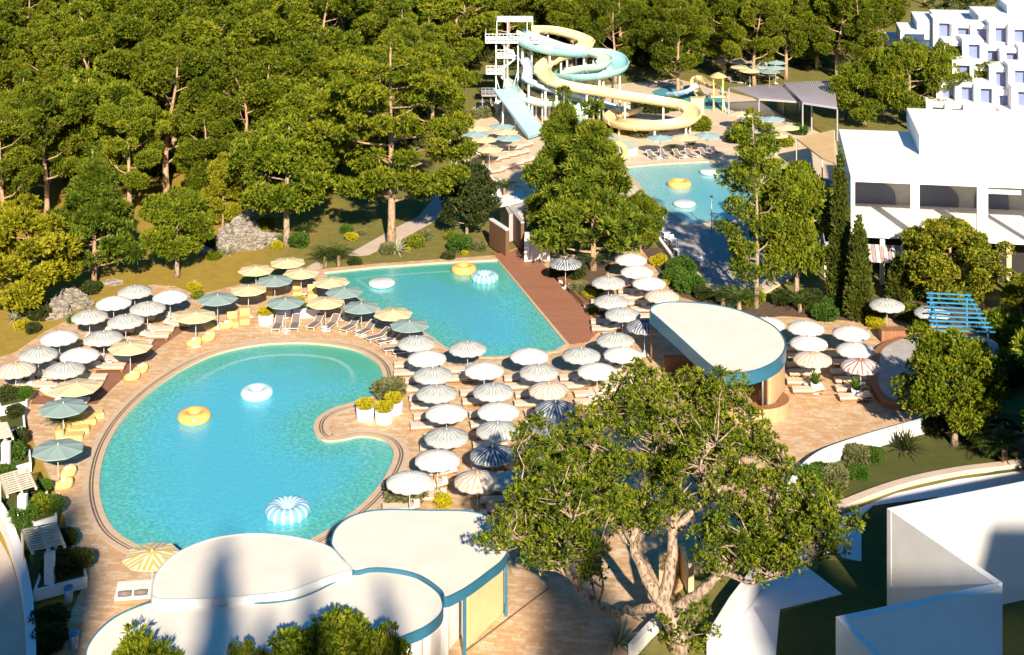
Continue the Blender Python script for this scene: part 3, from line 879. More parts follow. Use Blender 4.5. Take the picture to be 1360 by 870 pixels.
tree_at(OLIVES, 0, 1148, 168, 8.0, 7.5, 'left one of the three round trees behind the white hotel roof', rad=0.95)
tree_at(OLIVES, 1, 1208, 172, 10.8, 7.5, 'middle and tallest of the three round trees behind the white hotel roof', rad=0.86)
tree_at(OLIVES, 0, 1262, 162, 9.0, 7.5, 'right one of the three round trees behind the white hotel roof', rad=1.0)
tree_at(PINES, 1, 901, 130, 13.0, 15, 'pine with a bare reddish trunk behind the big yellow slide loop')
tree_at(PINES, 2, 817, 112, 11.5, 15, 'pine standing behind the teal slide bend')
tree_at(PINES, 3, 1112, 105, 13.0, 15, 'spreading pine with a forked trunk behind the lattice roofs')
tree_at(PINES, 4, 1018, 97, 9.0, 15, 'small pine among the distant parasols under the forest edge', rad=0.9)
tree_at(AIRY, 0, 1000, 250, 8.5, 16, 'slender tree at the right end of the far pool', rad=1.4)

for i, (px, py, H, pr, lab) in enumerate([(4, 318, 12, PINES, 'pine at the left edge behind the yellow-green bushy tree'), (62, 292, 12.5, PINES, 'pine behind the gap between the bushy tree and the rounded conifer'),
        (172, 292, 12, PINES, 'pine between the rounded conifer and the small round-crowned tree'), (118, 262, 13, BRIGHT, 'bright leafy tree behind the rounded conifer'), (222, 262, 15.5, PINES, 'tall forked pine behind the small round-crowned tree'),
        (318, 262, 13, PINES, 'pine directly behind the golden sapling and rocks'), (270, 285, 10, PINES, 'shorter pine left of the golden sapling'), (352, 245, 13.5, PINES, 'pine behind the bright tree by the rocks'), (30, 262, 13, CONIF, 'pointed conifer at the left edge in the forest front'),
        (420, 262, 12, BRIGHT, 'leafy tree left behind the tall layered pine'), (575, 205, 13, PINES, 'pine right behind the tall layered pine near the tower path'), (505, 232, 13, PINES, 'pine directly behind the tall layered pine')]):
    tree_at(pr, i+1, px, py, H, 10 if pr is BRIGHT else 15, lab)
# forest behind
rows = []
y = 143.0
k = 0
while y < 282:
    half = 0.345*y+9
    xs = []
    x = -half
    while x < half:
        xs.append(x+RNG.uniform(-1.8, 1.8)+(4.2 if k % 2 else 0)); x += 7.9
    rows.append((y, xs)); y += 8.4; k += 1
def pxpy(x, y, z=0): return 680+FPX*x/y, FPX*(CAM_H-z)/y+HOR
def forest_ok(x, y):
    px, py = pxpy(x, y)
    if px > 600 and py > 100: return False
    if px > 560 and py > 165: return False
    if py > 240 and px > 395: return False
    if py > 250: return False
    if 640 < px < 1110 and py > 92: return False
    if px > 925 and px < 1075 and py > 70: return False
    if px > 1190 and py > 12: return False
    if px > 1120 and py > 42: return False
    if py > 225 and px > 260 and px < 350: return False
    if px < 78 and px > 20 and py > 2 and py < 14: return False
    return True
n = 0
for ri, (y, xs) in enumerate(rows):
    pts = sorted([(x, y+RNG.uniform(-2, 2)) for x in xs])
    pts = [q for q in pts if forest_ok(*q)]
    for i, (x, yy) in enumerate(pts):
        H = RNG.uniform(11.5, 17.5)
        if yy < 160: H = RNG.uniform(10.5, 13.5)
        pr = PINES[RNG.randrange(6)]
        px, py = pxpy(x, yy)
        fromleft = i < (len(pts)+1)//2
        lab = 'pine in forest row %s counted from the pools, %s crown from the %s' % (ordw(ri), ordw(i if fromleft else len(pts)-1-i), 'left' if fromleft else 'right')
        q_ = RNG.random()
        if q_ < 0.07: pr = CONIF[i % 2]; lab = lab.replace('pine in', 'pointed conifer in')
        elif q_ < 0.17: pr = BRIGHT[i % 2]; H *= 0.62*1.5; lab = lab.replace('pine in', 'bright leafy tree in')
        elif q_ < 0.20: pr = GOLDS[0]; H *= 0.9; lab = lab.replace('pine in', 'golden tree in')
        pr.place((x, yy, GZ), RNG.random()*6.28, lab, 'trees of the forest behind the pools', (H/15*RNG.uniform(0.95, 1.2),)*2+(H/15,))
        n += 1
print('forest trees', n)
rsu = np.random.RandomState(77); ub = []
while len(ub) < 900:
    y = 150+170*rsu.rand()**0.8; x = (rsu.rand()*2-1)*(0.36*y+6)
    if forest_ok(x, y) and not (y < 165 and rsu.rand() < .6):
        ub.append((x, y, GZ+0.5, 1.2+1.6*rsu.rand()))
me = foliage_mesh('undergrowth', ub, 34000, 0.9, 0.42, 'leaf_dark', 5, up=0.5, fan=3, spread=0.8, flat=0.8)  # leaf mass added to darken the ground between the trunks
o = bpy.data.objects.new('undergrowth', me); COL.objects.link(o); struct(o, 'stuff', 'shrubby undergrowth added to darken the ground beneath the forest pines')

# big foreground tree
def front_tree():
    rs = np.random.RandomState(4)
    base = W(903, 862, GZ)
    t = thing('foreground_tree', 'large sprawling tree with a forked reddish trunk in the foreground', 'tree', base)
    mb = MB(); blobs = []
    Yb = base.y
    def L(px, py, dy=0.0):
        y = Yb+dy
        return Vector(((px-680)/FPX*y-base.x, dy, CAM_H-(py-HOR)*y/FPX-base.z))
    fork = L(878, 800)
    mb.tube([(0, 0, -0.1), (-0.1, 0, 0.8), L(895, 832), fork], [0.62, 0.5, 0.46, 0.42], 10)
    limbs = [  # (points (px,py,dy), start radius)
        ([(878, 800, 0), (855, 760, 1), (838, 725, 2), (815, 690, 3), (780, 640, 4), (745, 600, 5)], 0.34),
        ([(878, 800, 0), (890, 750, 0.5), (896, 700, 1.5), (900, 650, 3), (905, 590, 5), (900, 530, 6.5)], 0.36),
        ([(895, 815, 0), (925, 790, -0.5), (960, 760, -1), (1000, 720, -1), (1045, 690, 0), (1085, 670, 0.5)], 0.33),
        ([(870, 806, 0), (830, 812, -1), (795, 805, -2), (760, 770, -2), (720, 735, -2), (680, 715, -1), (655, 722, -1)], 0.24),
        ([(838, 725, 2), (850, 680, 3), (870, 620, 4), (860, 560, 6), (850, 520, 6.5)], 0.22),
        ([(896, 700, 1.5), (940, 660, 2), (975, 620, 3), (1000, 570, 4), (985, 530, 5)], 0.22),
        ([(960, 760, -1), (990, 770, -2), (1030, 765, -2.5), (1070, 745, -2), (1095, 725, -2)], 0.15),
        ([(815, 690, 3), (770, 680, 2), (735, 690, 1), (705, 680, 0), (690, 650, 0)], 0.17),
        ([(780, 640, 4), (740, 640, 4), (705, 620, 4), (690, 590, 4)], 0.14),
        ([(905, 590, 5), (945, 550, 6), (965, 500, 7)], 0.15),
        ([(1000, 720, -1), (1030, 660, 1), (1040, 620, 2), (1020, 590, 3)], 0.17),
        ([(1045, 690, 0), (1085, 690, -1), (1112, 700, -1.5), (1135, 690, -1.5)], 0.09),
        ([(780, 640, 4), (790, 590, 5), (800, 550, 6), (830, 510, 6)], 0.15),
        ([(760, 770, -2), (750, 735, -3), (760, 700, -3), (740, 660, -2)], 0.13),
        ([(940, 660, 2), (930, 620, 1), (950, 590, 1)], 0.12),
        ([(795, 805, -2), (800, 770, -3), (790, 735, -3)], 0.08),
    ]
    ends = []
    for pts, r in limbs:
        P = [L(*q) for q in pts]
        S = [Vector(q) for q in spline([tuple(q) for q in P], False, 4)]
        S = [q+Vector(rs.normal(scale=0.06, size=3)) for q in S]
        m = len(S)
        mb.tube(S, [r*(1-0.8*i/(m-1)) for i in range(m)], 8, cap=False)
        for i in range(int(m*0.35), m):
            ends.append((S[i], r))
    outline = [(636, 722), (646, 690), (680, 650), (684, 600), (694, 556), (735, 556), (775, 545), (800, 525), (806, 492), (850, 482), (890, 488), (950, 497), (955, 474), (985, 505), (1005, 545), (1035, 590), (1060, 630),
               (1108, 652), (1112, 690), (1150, 680), (1145, 712), (1110, 745), (1060, 765), (1000, 785), (955, 775), (915, 735), (870, 705), (830, 700), (800, 715), (800, 755), (770, 775), (720, 765), (680, 742), (655, 742)]
    def in_outline(x, y, poly):
        c = False; j = len(poly)-1
        for i in range(len(poly)):
            xi, yi = poly[i]; xj, yj = poly[j]
            if (yi > y) != (yj > y) and x < (xj-xi)*(y-yi)/(yj-yi)+xi: c = not c
            j = i
        return c
    def ok_(v):
        wx, wy, wz = v[0]+base.x, v[1]+base.y, v[2]+base.z
        return in_outline(680+FPX*wx/wy, FPX*(CAM_H-wz)/wy+HOR, outline)
    # secondary twigs and leaf masses
    rs2 = np.random.RandomState(9)
    for (p, r) in ends:
        for j in range(5):
            d = Vector(rs2.normal(size=3)); d.z = abs(d.z)*0.6+0.15; d.normalize()
            ll = 0.7+1.5*rs2.rand()
            q = p+d*ll
            mid = p.lerp(q, 0.5)+Vector(rs2.normal(scale=0.15, size=3))
            if not ok_(q): continue
            mb.tube([p, mid, q], [0.055, 0.035, 0.014], 4, cap=False)
            if q.z > 3.0: blobs.append((*q, 0.26+0.26*rs2.rand()))
    # extra masses to fill the crown outline of the photograph
    for (px, py, dy, r, m) in [(890, 495, 7, 1.1, 4), (850, 510, 6, 1.0, 5), (930, 520, 6, 1.1, 5), (985, 515, 6, .8, 3), (820, 545, 6, 1.2, 6), (780, 580, 5, 1.1, 5),
                            (870, 560, 6, 1.3, 7), (950, 570, 5, 1.2, 6), (1000, 590, 4, 1.1, 5), (740, 610, 5, 1.0, 5), (710, 650, 2, 1.0, 5),
                            (810, 620, 5, 1.4, 8), (900, 620, 4, 1.4, 8), (970, 640, 3, 1.3, 7), (1030, 640, 2, 1.0, 5), (760, 670, 2, 1.2, 6),
                            (830, 660, 3, 1.2, 5), (1000, 690, 1, 1.3, 7), (1060, 690, 0, 1.1, 5), (950, 700, 0, 1.2, 6), (720, 700, 0, 1.0, 4),
                            (1000, 740, -1, 1.0, 5), (940, 740, -1, 0.9, 3), (1085, 700, 0, .8, 3), (1040, 735, -1, .9, 4), (680, 715, -1, .7, 3), (700, 590, 4, .7, 2)]:
        for i in range(int(m*1.2)):
            c = L(px+rs2.normal()*16, py+rs2.normal()*13, dy+rs2.normal()*1.6)
            blobs.append((*c, r*(0.30+0.24*rs2.rand())))
            if not ok_(c): continue
            near = min(ends, key=lambda e: (e[0]-c).length)[0]
            gap = (c-near).length
            if gap > 3.0: blobs.pop(); continue
            mb.tube([near, near.lerp(c, 0.3)+Vector(rs2.normal(scale=0.10*gap, size=3)), near.lerp(c, 0.65)+Vector(rs2.normal(scale=0.10*gap, size=3)), c], [0.055, 0.045, 0.03, 0.012], 4, cap=False)
    keep = []
    for b in blobs:
        wx, wy, wz = b[0]+base.x, b[1]+base.y, b[2]+base.z
        qx, qy = 680+FPX*wx/wy, FPX*(CAM_H-wz)/wy+HOR
        if in_outline(qx, qy, outline): keep.append(b)
    blobs = keep
    # young shoots at the foot
    for (px, py) in [(880, 828), (905, 838), (930, 825), (915, 812), (945, 840), (895, 855), (925, 855), (935, 805)]:
        c = L(px, py, -0.8+rs2.normal()*.4)
        blobs.append((*c, 0.45)); mb.tube([(0, 0, 0.4), c*0.5+Vector((0, 0, .3)), c], [0.07, 0.04, 0.02], 4, cap=False)
    mb.build('trunk', 'bark_pale', t)
    print('front blobs', len(blobs)); me = foliage_mesh('crown', blobs, 19000, 0.21, 0.072, 'leaf_front', 3, up=0.7, fan=6, spread=0.55, flat=0.8, shell=0.45)
    c = bpy.data.objects.new('crown', me); COL.objects.link(c); c.parent = t
front_tree()

# tips of the trees in front of the lower bar roofs
tip = make_tree_proto('young_conifer', 'tree', 101, 'leaf_front', 'bark', 7.2, 0.12, 0.2, 2.0, cone, 26, 2600, 0.42, 0.12, br=0.5, wander=0.1, up0=0.9, sub=3, fan=5, spread=0.4)
def tip_at(proto, px, py, Y, baseH, label, rad=1.0, rz=0):
    z = CAM_H-(py-HOR)*Y/FPX
    proto.place(((px-680)/FPX*Y, Y, GZ), rz, label, None, ((z-GZ)/baseH*rad, (z-GZ)/baseH*rad, (z-GZ)/baseH))
tip_at(tip, 184, 834, 67, 7.2, 'young conifer tip poking up at the lower left in front of the bar roof')
ft = make_tree_proto('broadleaf_tree', 'tree', 103, 'leaf_front', 'bark', 7.0, 0.16, 0.2, 2.1, egg, 22, 5200, 0.26, 0.12, br=0.62, wander=0.15, up0=0.6, sub=3, fan=5)
tip_at(ft, 438, 822, 66.5, 7.0, 'leafy tree top at the bottom edge in front of the middle bar roof', 1.0)
tip_at(ft, 502, 846, 66, 7.0, 'lower leafy tree top just right of the larger one at the bottom edge', 0.7, 2)
tip_at(ft, 330, 858, 66, 7.0, 'small leafy tree top left of the larger one at the bottom edge', 0.5, 4)

# ------------------------------------------------------------------ parasols
def canopy_mesh(mat, Rr=1.34, n=12, z0=2.2, rise=0.40, dome=1.8, val=0.12, scallop=True, fringe=True):
    vs = []; fs = []; uvs = []; mi = []
    sub = 4; rings = 5
    for g_ in range(n):
        a0 = 2*PI*g_/n; a1 = 2*PI*(g_+1)/n; am = (a0+a1)/2
        grid = []
        for i in range(rings+1):
            t = i/rings; row = []
            for j in range(sub+1):
                s = j/sub; a = a0+(a1-a0)*s
                # straight chord between ribs with a slight inward billow
                rr = Rr*t
                x = (1-s)*rr*math.cos(a0)+s*rr*math.cos(a1); y = (1-s)*rr*math.sin(a0)+s*rr*math.sin(a1)
                if scallop:
                    k = 1+0.06*math.sin(PI*s)*t
                    x *= k; y *= k
                z = z0+rise*(1-t**dome)-0.05*math.sin(PI*s)*t*(1-t*0.5)
                row.append(len(vs)); vs.append((x, y, z)); uvs.append((-x*math.sin(am)+y*math.cos(am), rr))
            grid.append(row)
        row = []
        for j in range(sub+1):
            s = j/sub; x, y, z = vs[grid[-1][j]]
            dd = val*(1 if not scallop else 0.75+0.25*math.sin(PI*s))
            row.append(len(vs)); vs.append((x*1.02, y*1.02, z-dd)); uvs.append((uvs[grid[-1][j]][0], Rr+dd))
        grid.append(row)
        for i in range(len(grid)-1):
            for j in range(sub):
                f = (grid[i][j], grid[i+1][j], grid[i+1][j+1], grid[i][j+1])
                if i == 0: f = (grid[0][j], grid[1][j], grid[1][j+1])
                fs.append(f); mi.append(0)
        if fringe:
            for j in range(sub*3):
                s = (j+0.25)/(sub*3); s2 = (j+0.75)/(sub*3)
                o = len(vs)
                for ss, dz in ((s, 0), (s2, 0), (s2, -0.07), (s, -0.07)):
                    q = ss*sub; k = min(int(q), sub-1); w = q-k
                    p0 = vs[grid[-1][k]]; p1 = vs[grid[-1][k+1]]
                    vs.append(tuple(p0[c]*(1-w)+p1[c]*w+(dz if c == 2 else 0) for c in range(3))); uvs.append((0, 0))
                fs.append((o, o+1, o+2, o+3)); mi.append(1)
    me = bpy.data.meshes.new('canopy')
    me.from_pydata(vs, [], fs)
    me.materials.append(M[mat]); me.materials.append(M['fringe'])
    me.polygons.foreach_set('material_index', mi)
    me.polygons.foreach_set('use_smooth', [scallop]*len(fs))
    uvl = me.uv_layers.new(name='UVMap')
    for p in me.polygons:
        for li, vi in zip(p.loop_indices, p.vertices): uvl.data[li].uv = uvs[vi]
    return me

def parasol_proto(name, mat, octo=False):
    def mk():
        t = thing(name, '', 'parasol')
        if octo:
            me = canopy_mesh(mat, 1.54, 8, 2.26, 0.27, 1.0, 0.04, False, False)
        else:
            me = canopy_mesh(mat)
        c = bpy.data.objects.new('canopy', me); COL.objects.link(c); c.parent = t
        top = 2.26+0.27 if octo else 2.2+0.40
        p = MB(); p.tube([(0, 0, 0.05), (0, 0, top+0.02)], 0.028, 8); p.build('pole', 'pole_white', t)
        b = MB(); b.prism([(-.28, -.28), (.28, -.28), (.28, .28), (-.28, .28)], 0.0, 0.07); b.lathe([(0.09, 0.07), (0.06, 0.3), (0.03, 0.32)], 10); b.build('base', 'white_paint', t.children[-1])
        f = MB(); f.lathe([(0.03, top), (0.055, top+0.05), (0.0, top+0.12)], 8); f.build('finial', 'pole_white', c)
        rb = MB(); n = 8 if octo else 12
        for i in range(n):
            a = 2*PI*i/n; r1 = 1.0
            rb.bar((0.03*math.cos(a), 0.03*math.sin(a), 1.75), (r1*math.cos(a), r1*math.sin(a), 2.28 if octo else 2.30), 0.015, 0.02)
        rb.build('rib_frame', 'pole_white', t)
        return t
    return Proto(mk)
KINDS = {}
for key, mat in (('W', 'white'), ('G', 'grey'), ('N', 'navy'), ('O', 'tan'), ('R', 'red')):
    KINDS[key] = (parasol_proto('parasol', 'canopy_'+mat), {'W': 'cream-white', 'G': 'grey-striped', 'N': 'navy-striped', 'O': 'tan-striped', 'R': 'rust-striped'}[key]+' fringed parasol')
for key, mat in (('B', 'beige'), ('T', 'teal'), ('Y', 'yellow'), ('L', 'blue')):
    KINDS[key] = (parasol_proto('parasol', 'canopy_'+mat, True), {'B': 'plain beige octagonal parasol', 'T': 'plain teal octagonal parasol', 'Y': 'yellow and white striped octagonal parasol', 'L': 'pale blue octagonal parasol'}[key])

def parasol(k, px, py, phrase, group, rz=None, zc=2.4, scale=1.0, z=0.0):
    pr, lab = KINDS[k]
    p = W(px, py, zc*scale+z)
    rot = RNG.random()*6.28 if rz is None else rz
    tilt = 0
    o = pr.place((p.x, p.y, z), rot, lab+', '+phrase, group, scale)
    return Vector((p.x, p.y, z))

# ------------------------------------------------------------------ loungers
def lounger_maker():
    t = thing('sun_lounger', '', 'sun lounger')
    f = MB()
    f.box(-1.0, -0.36, 0.16, 1.0, 0.36, 0.24)
    f.build('frame', 'lounger_wood', t)
    for sx in (-0.85, 0.85):
        for sy in (-0.30, 0.30):
            l = MB(); l.box(sx-.03, sy-.03, 0, sx+.03, sy+.03, 0.158); l.build('leg', 'lounger_wood', t)
    m = MB()
    prof = [(-1.0, 0.245), (-1.0, 0.33), (-0.97, 0.35), (0.30, 0.355), (0.97, 0.49), (1.0, 0.47), (1.0, 0.40), (0.30, 0.245)]
    vs = [(x, -0.34, z) for x, z in prof]+[(x, 0.34, z) for x, z in prof]; n = len(prof)
    m.add(vs, [tuple(range(n)), tuple(reversed(range(n, 2*n)))]+[(i, i+n, (i+1) % n+n, (i+1) % n) for i in range(n)])
    mt = m.build('mattress', 'cushion', t)
    p = MB(); p.box(0.66, -0.27, 0.455, 0.95, 0.27, 0.54); p.build('pillow', 'towel', mt)
    return t
LOUNGER = Proto(lounger_maker)
def sling_maker():
    t = thing('sling_lounger', '', 'sun lounger')
    f = MB()
    for s in (-0.32, 0.32):
        f.bar((-1.0, s, 0.30), (0.25, s, 0.30), 0.04, 0.04); f.bar((0.25, s, 0.30), (0.95, s, 0.78), 0.04, 0.04)
    f.bar((-1.0, -.32, .3), (-1.0, .32, .3), 0.04, 0.04); f.bar((0.95, -.32, .78), (0.95, .32, .78), 0.04, 0.04)
    f.build('frame', 'white_paint', t)
    for sx in (-0.8, 0.45):
        for s in (-0.32, 0.32):
            l = MB(); l.bar((sx, s, 0.28), (sx-0.05, s, 0), 0.035, 0.035); l.build('leg', 'white_paint', t)
    a = MB(); a.add([(-.98, -.29, .315), (.25, -.29, .315), (.25, .29, .315), (-.98, .29, .315)], [(0, 1, 2, 3)]); a.add([(.25, -.29, .315), (.94, -.29, .785), (.94, .29, .785), (.25, .29, .315)], [(0, 1, 2, 3)]); a.build('sling', 'sling', t)
    return t
SLING = Proto(sling_maker)
def yellow_maker():
    t = thing('yellow_lounger', '', 'sun lounger')
    m = MB()
    prof = [(-0.85, 0.0), (-0.88, 0.28), (-0.80, 0.36), (0.25, 0.34), (0.68, 0.74), (0.88, 0.70), (0.80, 0.0)]
    n = len(prof)
    vs = [(x, -0.38, z) for x, z in prof]+[(x, 0.38, z) for x, z in prof]
    m.add(vs, [tuple(range(n)), tuple(reversed(range(n, 2*n)))]+[(i, i+n, (i+1) % n+n, (i+1) % n) for i in range(n)])
    m.build('cushion_body', 'yellow_cushion', t)
    h = MB(); h.bar((0.36, 0, 0.50), (0.62, 0, 0.74), 0.5, 0.07); h.build('headrest', 'yellow_cushion', t.children[0])
    return t
YLOUNGE = Proto(yellow_maker)
def bean_maker():
    t = thing('yellow_beanbag', '', 'beanbag')
    m = MB()
    prof = [(0.30, 0.0), (0.50, 0.06), (0.52, 0.20), (0.40, 0.36), (0.20, 0.44), (0.0, 0.46)]
    m.lathe(prof, 14, sx=1.15)
    # back bolster
    m.lathe([(0.20, 0.1), (0.26, 0.25), (0.22, 0.5), (0.10, 0.60), (0, 0.62)], 12, c=(0.36, 0, 0), sy=1.5)
    m.build('seat_bag', 'yellow_cushion', t)
    c = MB(); c.box(-.12, -.2, 0.47, .18, .2, .53); c.build('towel', 'towel', t)
    return t
BEAN = Proto(bean_maker)
def table_maker():
    t = thing('side_table', '', 'side table')
    a = MB(); a.lathe([(0.0, 0.36), (0.24, 0.36), (0.25, 0.38), (0.24, 0.40), (0, 0.40)], 16); a.build('table_top', 'white_paint', t)
    b = MB(); b.lathe([(0.16, 0.0), (0.16, 0.02), (0.03, 0.04), (0.03, 0.359)], 10); b.build('pedestal', 'white_paint', t)
    return t
TABLE = Proto(table_maker)

BLOCKS = [
 ('in the column nearest the round pool', 'the round-pool column', [('G',553,451),('W',567,471),('G',575,493),('G',580,517),('W',593,543),('G',593,575),('W',581,605),('W',544,634)], -0.5),
 ('in the second column from the round pool', 'the second column', [('G',621,458),('W',643,487),('G',655,515),('W',662,541),('G',661,566),('N',654,598),('O',634,633)], -0.5),
 ('in the third column from the round pool', 'the third column', [('W',703,468),('G',716,489),('O',729,513),('N',738,538),('G',728,563),('W',713,593),('G',685,634)], -0.6),
 ('by the end of the boardwalk', 'the boardwalk-end column', [('G',772,467),('W',793,488)], -0.5),
 ('in the row left of the half-round roof', 'row left of half-round roof', [('G',808,371),('G',812,396),('G',827,413),('N',856,429),('G',817,447),('W',827,466)], -0.4),
 ('in the row behind the half-round roof', 'row behind half-round roof', [('W',838,341),('W',846,357),('W',862,372),('O',879,389)], -0.5),
 ('in the column right of the half-round roof', 'column right of the half-round roof', [('W',1018,426),('W',1070,431),('W',1074,451),('O',1079,472)], -0.5),
 ('in the right-hand terrace column', 'the right-hand terrace column', [('W',1130,438),('W',1136,460),('R',1143,481)], -0.5),
 ('in the lawn-side row left of the round pool', 'the lawn-side row', [('G',179,383),('W',151,398),('G',119,416),('W',79,444),('G',51,466),('O',21,486)], 0.7),
 ('in the deck-side row left of the round pool', 'the deck-side row', [('W',226,390),('G',196,405),('G',167,422),('G',138,444),('W',106,467),('G',86,486)], 0.7),
]
for bi, (phrase, short, items, off) in enumerate(BLOCKS):
    for i, (k, px, py) in enumerate(items):
        nth = ordw(i)
        b = parasol(k, px, py, '%s from the back %s' % (nth, phrase), 'fringed parasols around the pools')
        if (px, py) in ((1018, 426), (856, 429), (21, 486)): 
            continue
        for side, word in ((1, 'far'), (-1, 'near')):
            if (px, py) == (634, 633) and side == 1: continue
            x = b.x+off+RNG.uniform(-.12, .12); y = b.y+0.72*side+RNG.uniform(-.05, .05)
            rz = RNG.uniform(-.04, .04)+(PI if off > 0 else 0)+(0.12 if bi < 4 else 0)
            LOUNGER.place((x, y, 0), rz, ('cream lounger, %s side of %s parasol, %s' % (word, nth, short)).replace(' the round', ' round'), 'cream loungers under the fringed parasols', (1.12, 1.15, 1.1))
        TABLE.place((b.x+(0.1 if off > 0 else -0.1)+0.45*(-1 if off < 0 else 1)*0, b.y-0.0+0.001, 0) if False else (b.x-0.42*(1 if off < 0 else -1), b.y, 0), 0, 'round white table under %s parasol, %s' % (nth, short), 'side tables under the parasols')
parasol('G', 1178, 401, 'standing alone in front of the dark cypresses', 'fringed parasols around the pools')
parasol('G', 1238, 411, 'half hidden under the blue pergola', 'fringed parasols around the pools')
parasol('G', 1300, 452, 'mostly hidden behind the leafy tree right of the blue pergola', 'fringed parasols around the pools')
parasol('N', 751, 346, 'alone in the shade beside the boardwalk end', 'fringed parasols around the pools')
# extra bare loungers in the rows
for i, (px, py, lab) in enumerate([(660, 665, 'in front of the tan-striped parasol nearest the lower bar'), (675, 690, 'beside the lower bar roof under the big tree'), (560, 655, 'beside the round bush at the round pool end'),
                              (718, 612, 'under the left branches of the big tree'), (800, 520, 'near the big tree top, right of the third column'), (802, 535, 'just in front of the lounger near the big tree top'),
                              (30, 500, 'nearest the left edge below the left parasols'), (40, 512, 'second from the left edge below the left parasols'), (70, 524, 'angled on the red deck beside the teal parasol')]):
    p = W(px, py, 0.2); LOUNGER.place((p.x, p.y, 0), [0.1, 0.5, 0.9, 0.2, 0.05, 0.0, 3.1, 3.2, 2.6][i], 'cream lounger '+lab, 'cream loungers under the fringed parasols')

OCT = [('B',340,357,'leftmost of the two on the lawn edge'), ('B',382,347,'farthest back by the lawn edge'), ('B',400,361,'in front of the farthest beige one'), ('T',365,371,'between three beige ones at the back'),
       ('B',330,383,'right of the isolated teal one at the deck edge'), ('B',440,373,'at the corner of the angular pool'), ('T',379,400,'above the yellow-green planter'), ('T',457,386,'behind the white disc float'),
       ('B',432,400,'above the long white planter'), ('T',480,406,'in the middle of the angular pool edge'), ('B',522,415,'at the angular pool edge, farthest right'), ('T',544,430,'last before the fringed rows'),
       ('T',289,395,'nearest the big rocks side of the deck'), ('B',260,418,'at the tip of the red deck strip'), ('B',173,459,'on the red deck strip beside the yellow beanbags'), ('B',102,512,'left of the round pool above the teal ones'),
       ('T',84,539,'left of the round pool, farther of two'), ('T',77,594,'left of the round pool, nearer of two')]
OP = []
for i, (k, px, py, ph) in enumerate(OCT):
    OP.append((parasol(k, px, py, ph, 'octagonal parasols around the round pool', zc=2.36, scale=1.03 if px < 300 else 0.98, rz=RNG.uniform(0, .7)), ph))
parasol('Y', 202, 736, 'beside the lower bar roof at the round pool', 'octagonal parasols around the round pool', zc=2.36, rz=0.3)
# grey sling loungers along the pools
def toward(a, b): return math.atan2(b.y-a.y, b.x-a.x)
SL = [(369,431),(392,430),(419,429),(440,430),(465,433),(486,438),(502,446),(516,451),(526,462),(539,466)]
tgt = W(400, 520)
for i, (px, py) in enumerate(SL):
    p = W(px, py, 0.3)
    foot = [-1.62, -1.55, -1.95, -1.95, -2.15, -2.2, -2.55, -2.6, -2.85, -2.9][i]
    SLING.place((p.x, p.y, 0), foot+PI, 'grey sling lounger above the round pool, %s from the left in the arc' % ordw(i), 'grey sling loungers along the round pool')
for i, (px, py) in enumerate([(380,436),(431,433),(475,438),(510,449),(345,412),(404,390),(456,415),(263,449),(295,428)]):
    p = W(px, py, 0.4)
    TABLE.place((p.x, p.y, 0), 0, 'small white table among the octagonal parasols, %s of nine counted along the arc' % ordw(i), 'side tables under the parasols')
YL = [(120,549,0.4,'farthest of four left of the round pool'),(109,557,0.35,'second of four left of the round pool'),(101,568,0.2,'third of four left of the round pool'),(93,577,0.1,'nearest of four left of the round pool'),
      (275,430,-1.0,'left of the isolated teal parasol'),(309,425,-1.3,'between the teal and beige parasols'),(325,421,-1.4,'in front of the beige parasol by the red strip'),(357,383,-1.5,'beneath the small teal parasol at the back'),
      (415,388,-1.4,'behind the long white planter'),(395,385,-1.4,'behind the yellow-green planter')]
for px, py, rz, lab in YL:
    p = W(px, py, 0.3); YLOUNGE.place((p.x, p.y, 0), rz+PI, 'chunky golden yellow lounger, '+lab, 'yellow loungers and beanbags')
for px, py, rz, lab in [(175,500,0.5,'nearer of two on the red strip'),(186,491,0.9,'farther of two on the red strip'),(257,455,0.3,'left one under the beige parasol at the strip tip'),(276,448,0.8,'right one under the beige parasol at the strip tip'),
                        (84,643,0.2,'nearer of two below the nearest teal parasol'),(89,628,1.0,'farther of two below the nearest teal parasol'),(300,432,0.5,'beside the isolated teal parasol')]:
    p = W(px, py, 0.2); BEAN.place((p.x, p.y, 0), rz, 'soft yellow beanbag seat, '+lab, 'yellow loungers and beanbags')
# white double daybed by the bar roof
t = thing('daybed', 'white double daybed beside the yellow striped parasol', 'daybed', W(178, 788, 0.2).to_3d()*1, 0.15)
t.location.z = 0
m_ = MB(); m_.box(-.95, -.85, .12, .95, .85, .30); m_.build('frame', 'lounger_wood', t)
m_ = MB(); m_.box(-.93, -.83, .302, .93, .83, .46); m_.build('mattress', 'towel', t)
for s in (-.42, .42):
    m_ = MB(); m_.lathe([(0.0, -.34), (.13, -.34), (.15, 0), (.13, .34), (0, .34)], 10)
    o = m_.build('bolster', 'sling', t, (s, -.72, .60)); o.rotation_euler = (0, PI/2, 0)

